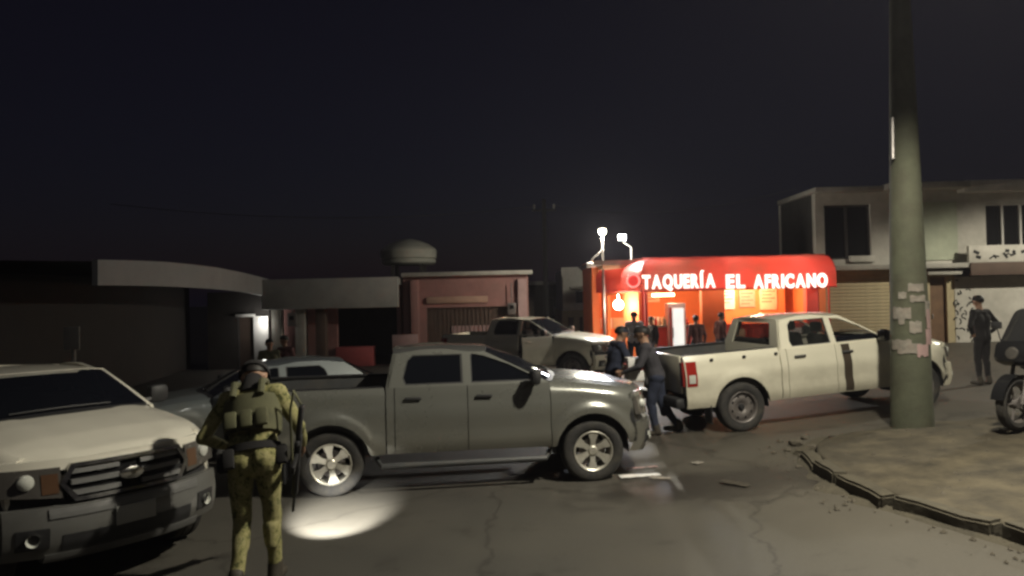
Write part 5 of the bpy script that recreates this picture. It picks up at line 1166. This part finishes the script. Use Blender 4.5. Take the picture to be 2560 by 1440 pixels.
# ---------------------------------------------------------------- litter and rubble
def litter():
    random.seed(9)
    p = gpix(1600, 1192)
    def sheet(nm, lab, p, L_, W_, yaw, m_, seed):
        b = MB(); b.shell(lambda u, v: ((u - 0.5) * L_, (v - 0.5) * W_ * (1 - 0.4 * u), 0.012 + 0.022 * abs(noise.noise((u * 4, v * 2, seed)))), 14, 5, (0, 0, -0.004))
        o = b.build(nm, m_, angle=60); o.location = (p.x, p.y, G(p.x) + 0.006); o.rotation_euler = (0, 0, yaw); tag(o, lab, 'litter', 'litter on the road by the olive pickup')
    sheet('paper_scrap', "crumpled white scrap on the road in front of the olive pickup's front wheel", p, 0.52, 0.16, R(8), M['whitep'], 1)
    sheet('plastic_strip', 'thin faded pink plastic strip lying behind the white scrap', gpix(1605, 1172), 0.42, 0.05, R(6), M['pinkl'], 2)
    sheet('paper_scrap', 'small grey scrap of paper lying right of the white scrap', gpix(1650, 1198), 0.25, 0.14, R(-20), M['paper'], 3)
    sheet('paper_scrap', 'pale scrap of paper on the road left of the broken kerb', gpix(1746, 1160), 0.14, 0.12, R(30), M['paper'], 4)
    sheet('rag', 'dark brown rag lying on the road between the kerb and the white scrap', gpix(1838, 1212), 0.34, 0.16, R(-50), M['boot'], 5)
    k = 0
    RL = ['largest lump of broken concrete at the rounded kerb tip', 'flat concrete lump just behind the largest one at the kerb tip', 'concrete lump on the road side of the kerb tip', 'rounded concrete lump lying on the second kerb stone from the tip', 'small concrete lump left of the kerb tip on the road', 'tiny leftmost chip of broken concrete on the road', 'concrete lump where the kerb starts to run towards us', 'concrete chip in the gutter below the kerb tip', 'lone concrete lump midway along the kerb', 'bigger of two concrete lumps on the near stretch of kerb', 'nearest small concrete lump on the kerb']
    for px, py, rad in ((1990, 1108, 0.09), (2012, 1092, 0.06), (1968, 1122, 0.05), (2030, 1118, 0.07), (1950, 1100, 0.045), (1935, 1128, 0.035), (2046, 1140, 0.05), (2004, 1136, 0.045), (2100, 1190, 0.05), (2168, 1236, 0.06), (2205, 1240, 0.045)):
        q = gpix(px, py, 0.03); v, f = rock(rad, k * 1.7, 0.65); k += 1
        o = MB().add(v, f).build('rubble_lump', M['rubble'], angle=35); o.location = (q.x, q.y, G(q.x) + rad * 0.35); o.rotation_euler = (0, 0, k)
        tag(o, RL[k - 1], 'rubble', 'broken kerb rubble')
    # drifts of dirt spilling over the pavement edge and thin trash on it
    v, f = [], []
    random.seed(31)
    b = MB()
    for j in range(260):
        y = random.uniform(5.6, 10.6); x = edge_x(min(y, 10.9)) + random.choice((random.gauss(-0.25, 0.22), random.uniform(0.2, 4.0) ** 1.0))
        on = x > edge_x(min(y, 10.9)) + 0.2; rad = random.uniform(0.006, 0.022) * random.choice((1, 1, 1.6)); z = (pav_z(x, y) if on else G(x) + 0.01) + rad * 0.3
        t = random.uniform(0, 6.28); vs = [(x + rad * math.cos(t + 1.57 * q) * random.uniform(0.6, 1.5), y + rad * math.sin(t + 1.57 * q) * random.uniform(0.6, 1.5), z - rad * 0.4) for q in range(4)] + [(x, y, z + rad * 0.6)]
        b.add(vs, [(0, 1, 4), (1, 2, 4), (2, 3, 4), (3, 0, 4)])
    tag(b.build('gravel', M['rubble'], angle=20), 'loose gravel scattered along the kerb and pavement', 'gravel', kind='stuff')
litter()
def cables():
    a = Vector((at(1364, 498, 33).x, 33, at(1364, 498, 33).z - 0.3))
    for k, (q, lab) in enumerate(((Vector((-16, 29, 6.4)), 'thin overhead cable from the slim pole running left above the shops'), (Vector((at(1990, 480, 24.5).x, 24.5, at(2060, 470, 24.5).z)), 'thin overhead cable from the slim pole to the pale house'))):
        b = a + Vector((-0.45 + 0.9 * k, 0, 0)); o = MB().tube([b.lerp(q, t) - Vector((0, 0, 2.2 * t * (1 - t))) for t in [i / 16 for i in range(17)]], 0.014, 5).build('overhead_cable', M['black']); tag(o, lab, 'cable', 'overhead cables')
cables()

# ---------------------------------------------------------------- dusty night air: lamps get a soft glow
def haze():
    m = bpy.data.materials.new('night_air'); m.use_nodes = True; N = m.node_tree.nodes; N.clear()
    v = N.new('ShaderNodeVolumePrincipled'); v.inputs['Color'].default_value = (0.84, 0.82, 0.95, 1); v.inputs['Density'].default_value = 0.0007; v.inputs['Anisotropy'].default_value = 0.35
    o = N.new('ShaderNodeOutputMaterial'); m.node_tree.links.new(v.outputs[0], o.inputs['Volume'])
    h = MB().box((0, 24, 5.0), (120, 120, 13)).build('haze', m); tag(h, kind='stuff'); h['label'] = 'thin dusty night air filling the street'
haze()
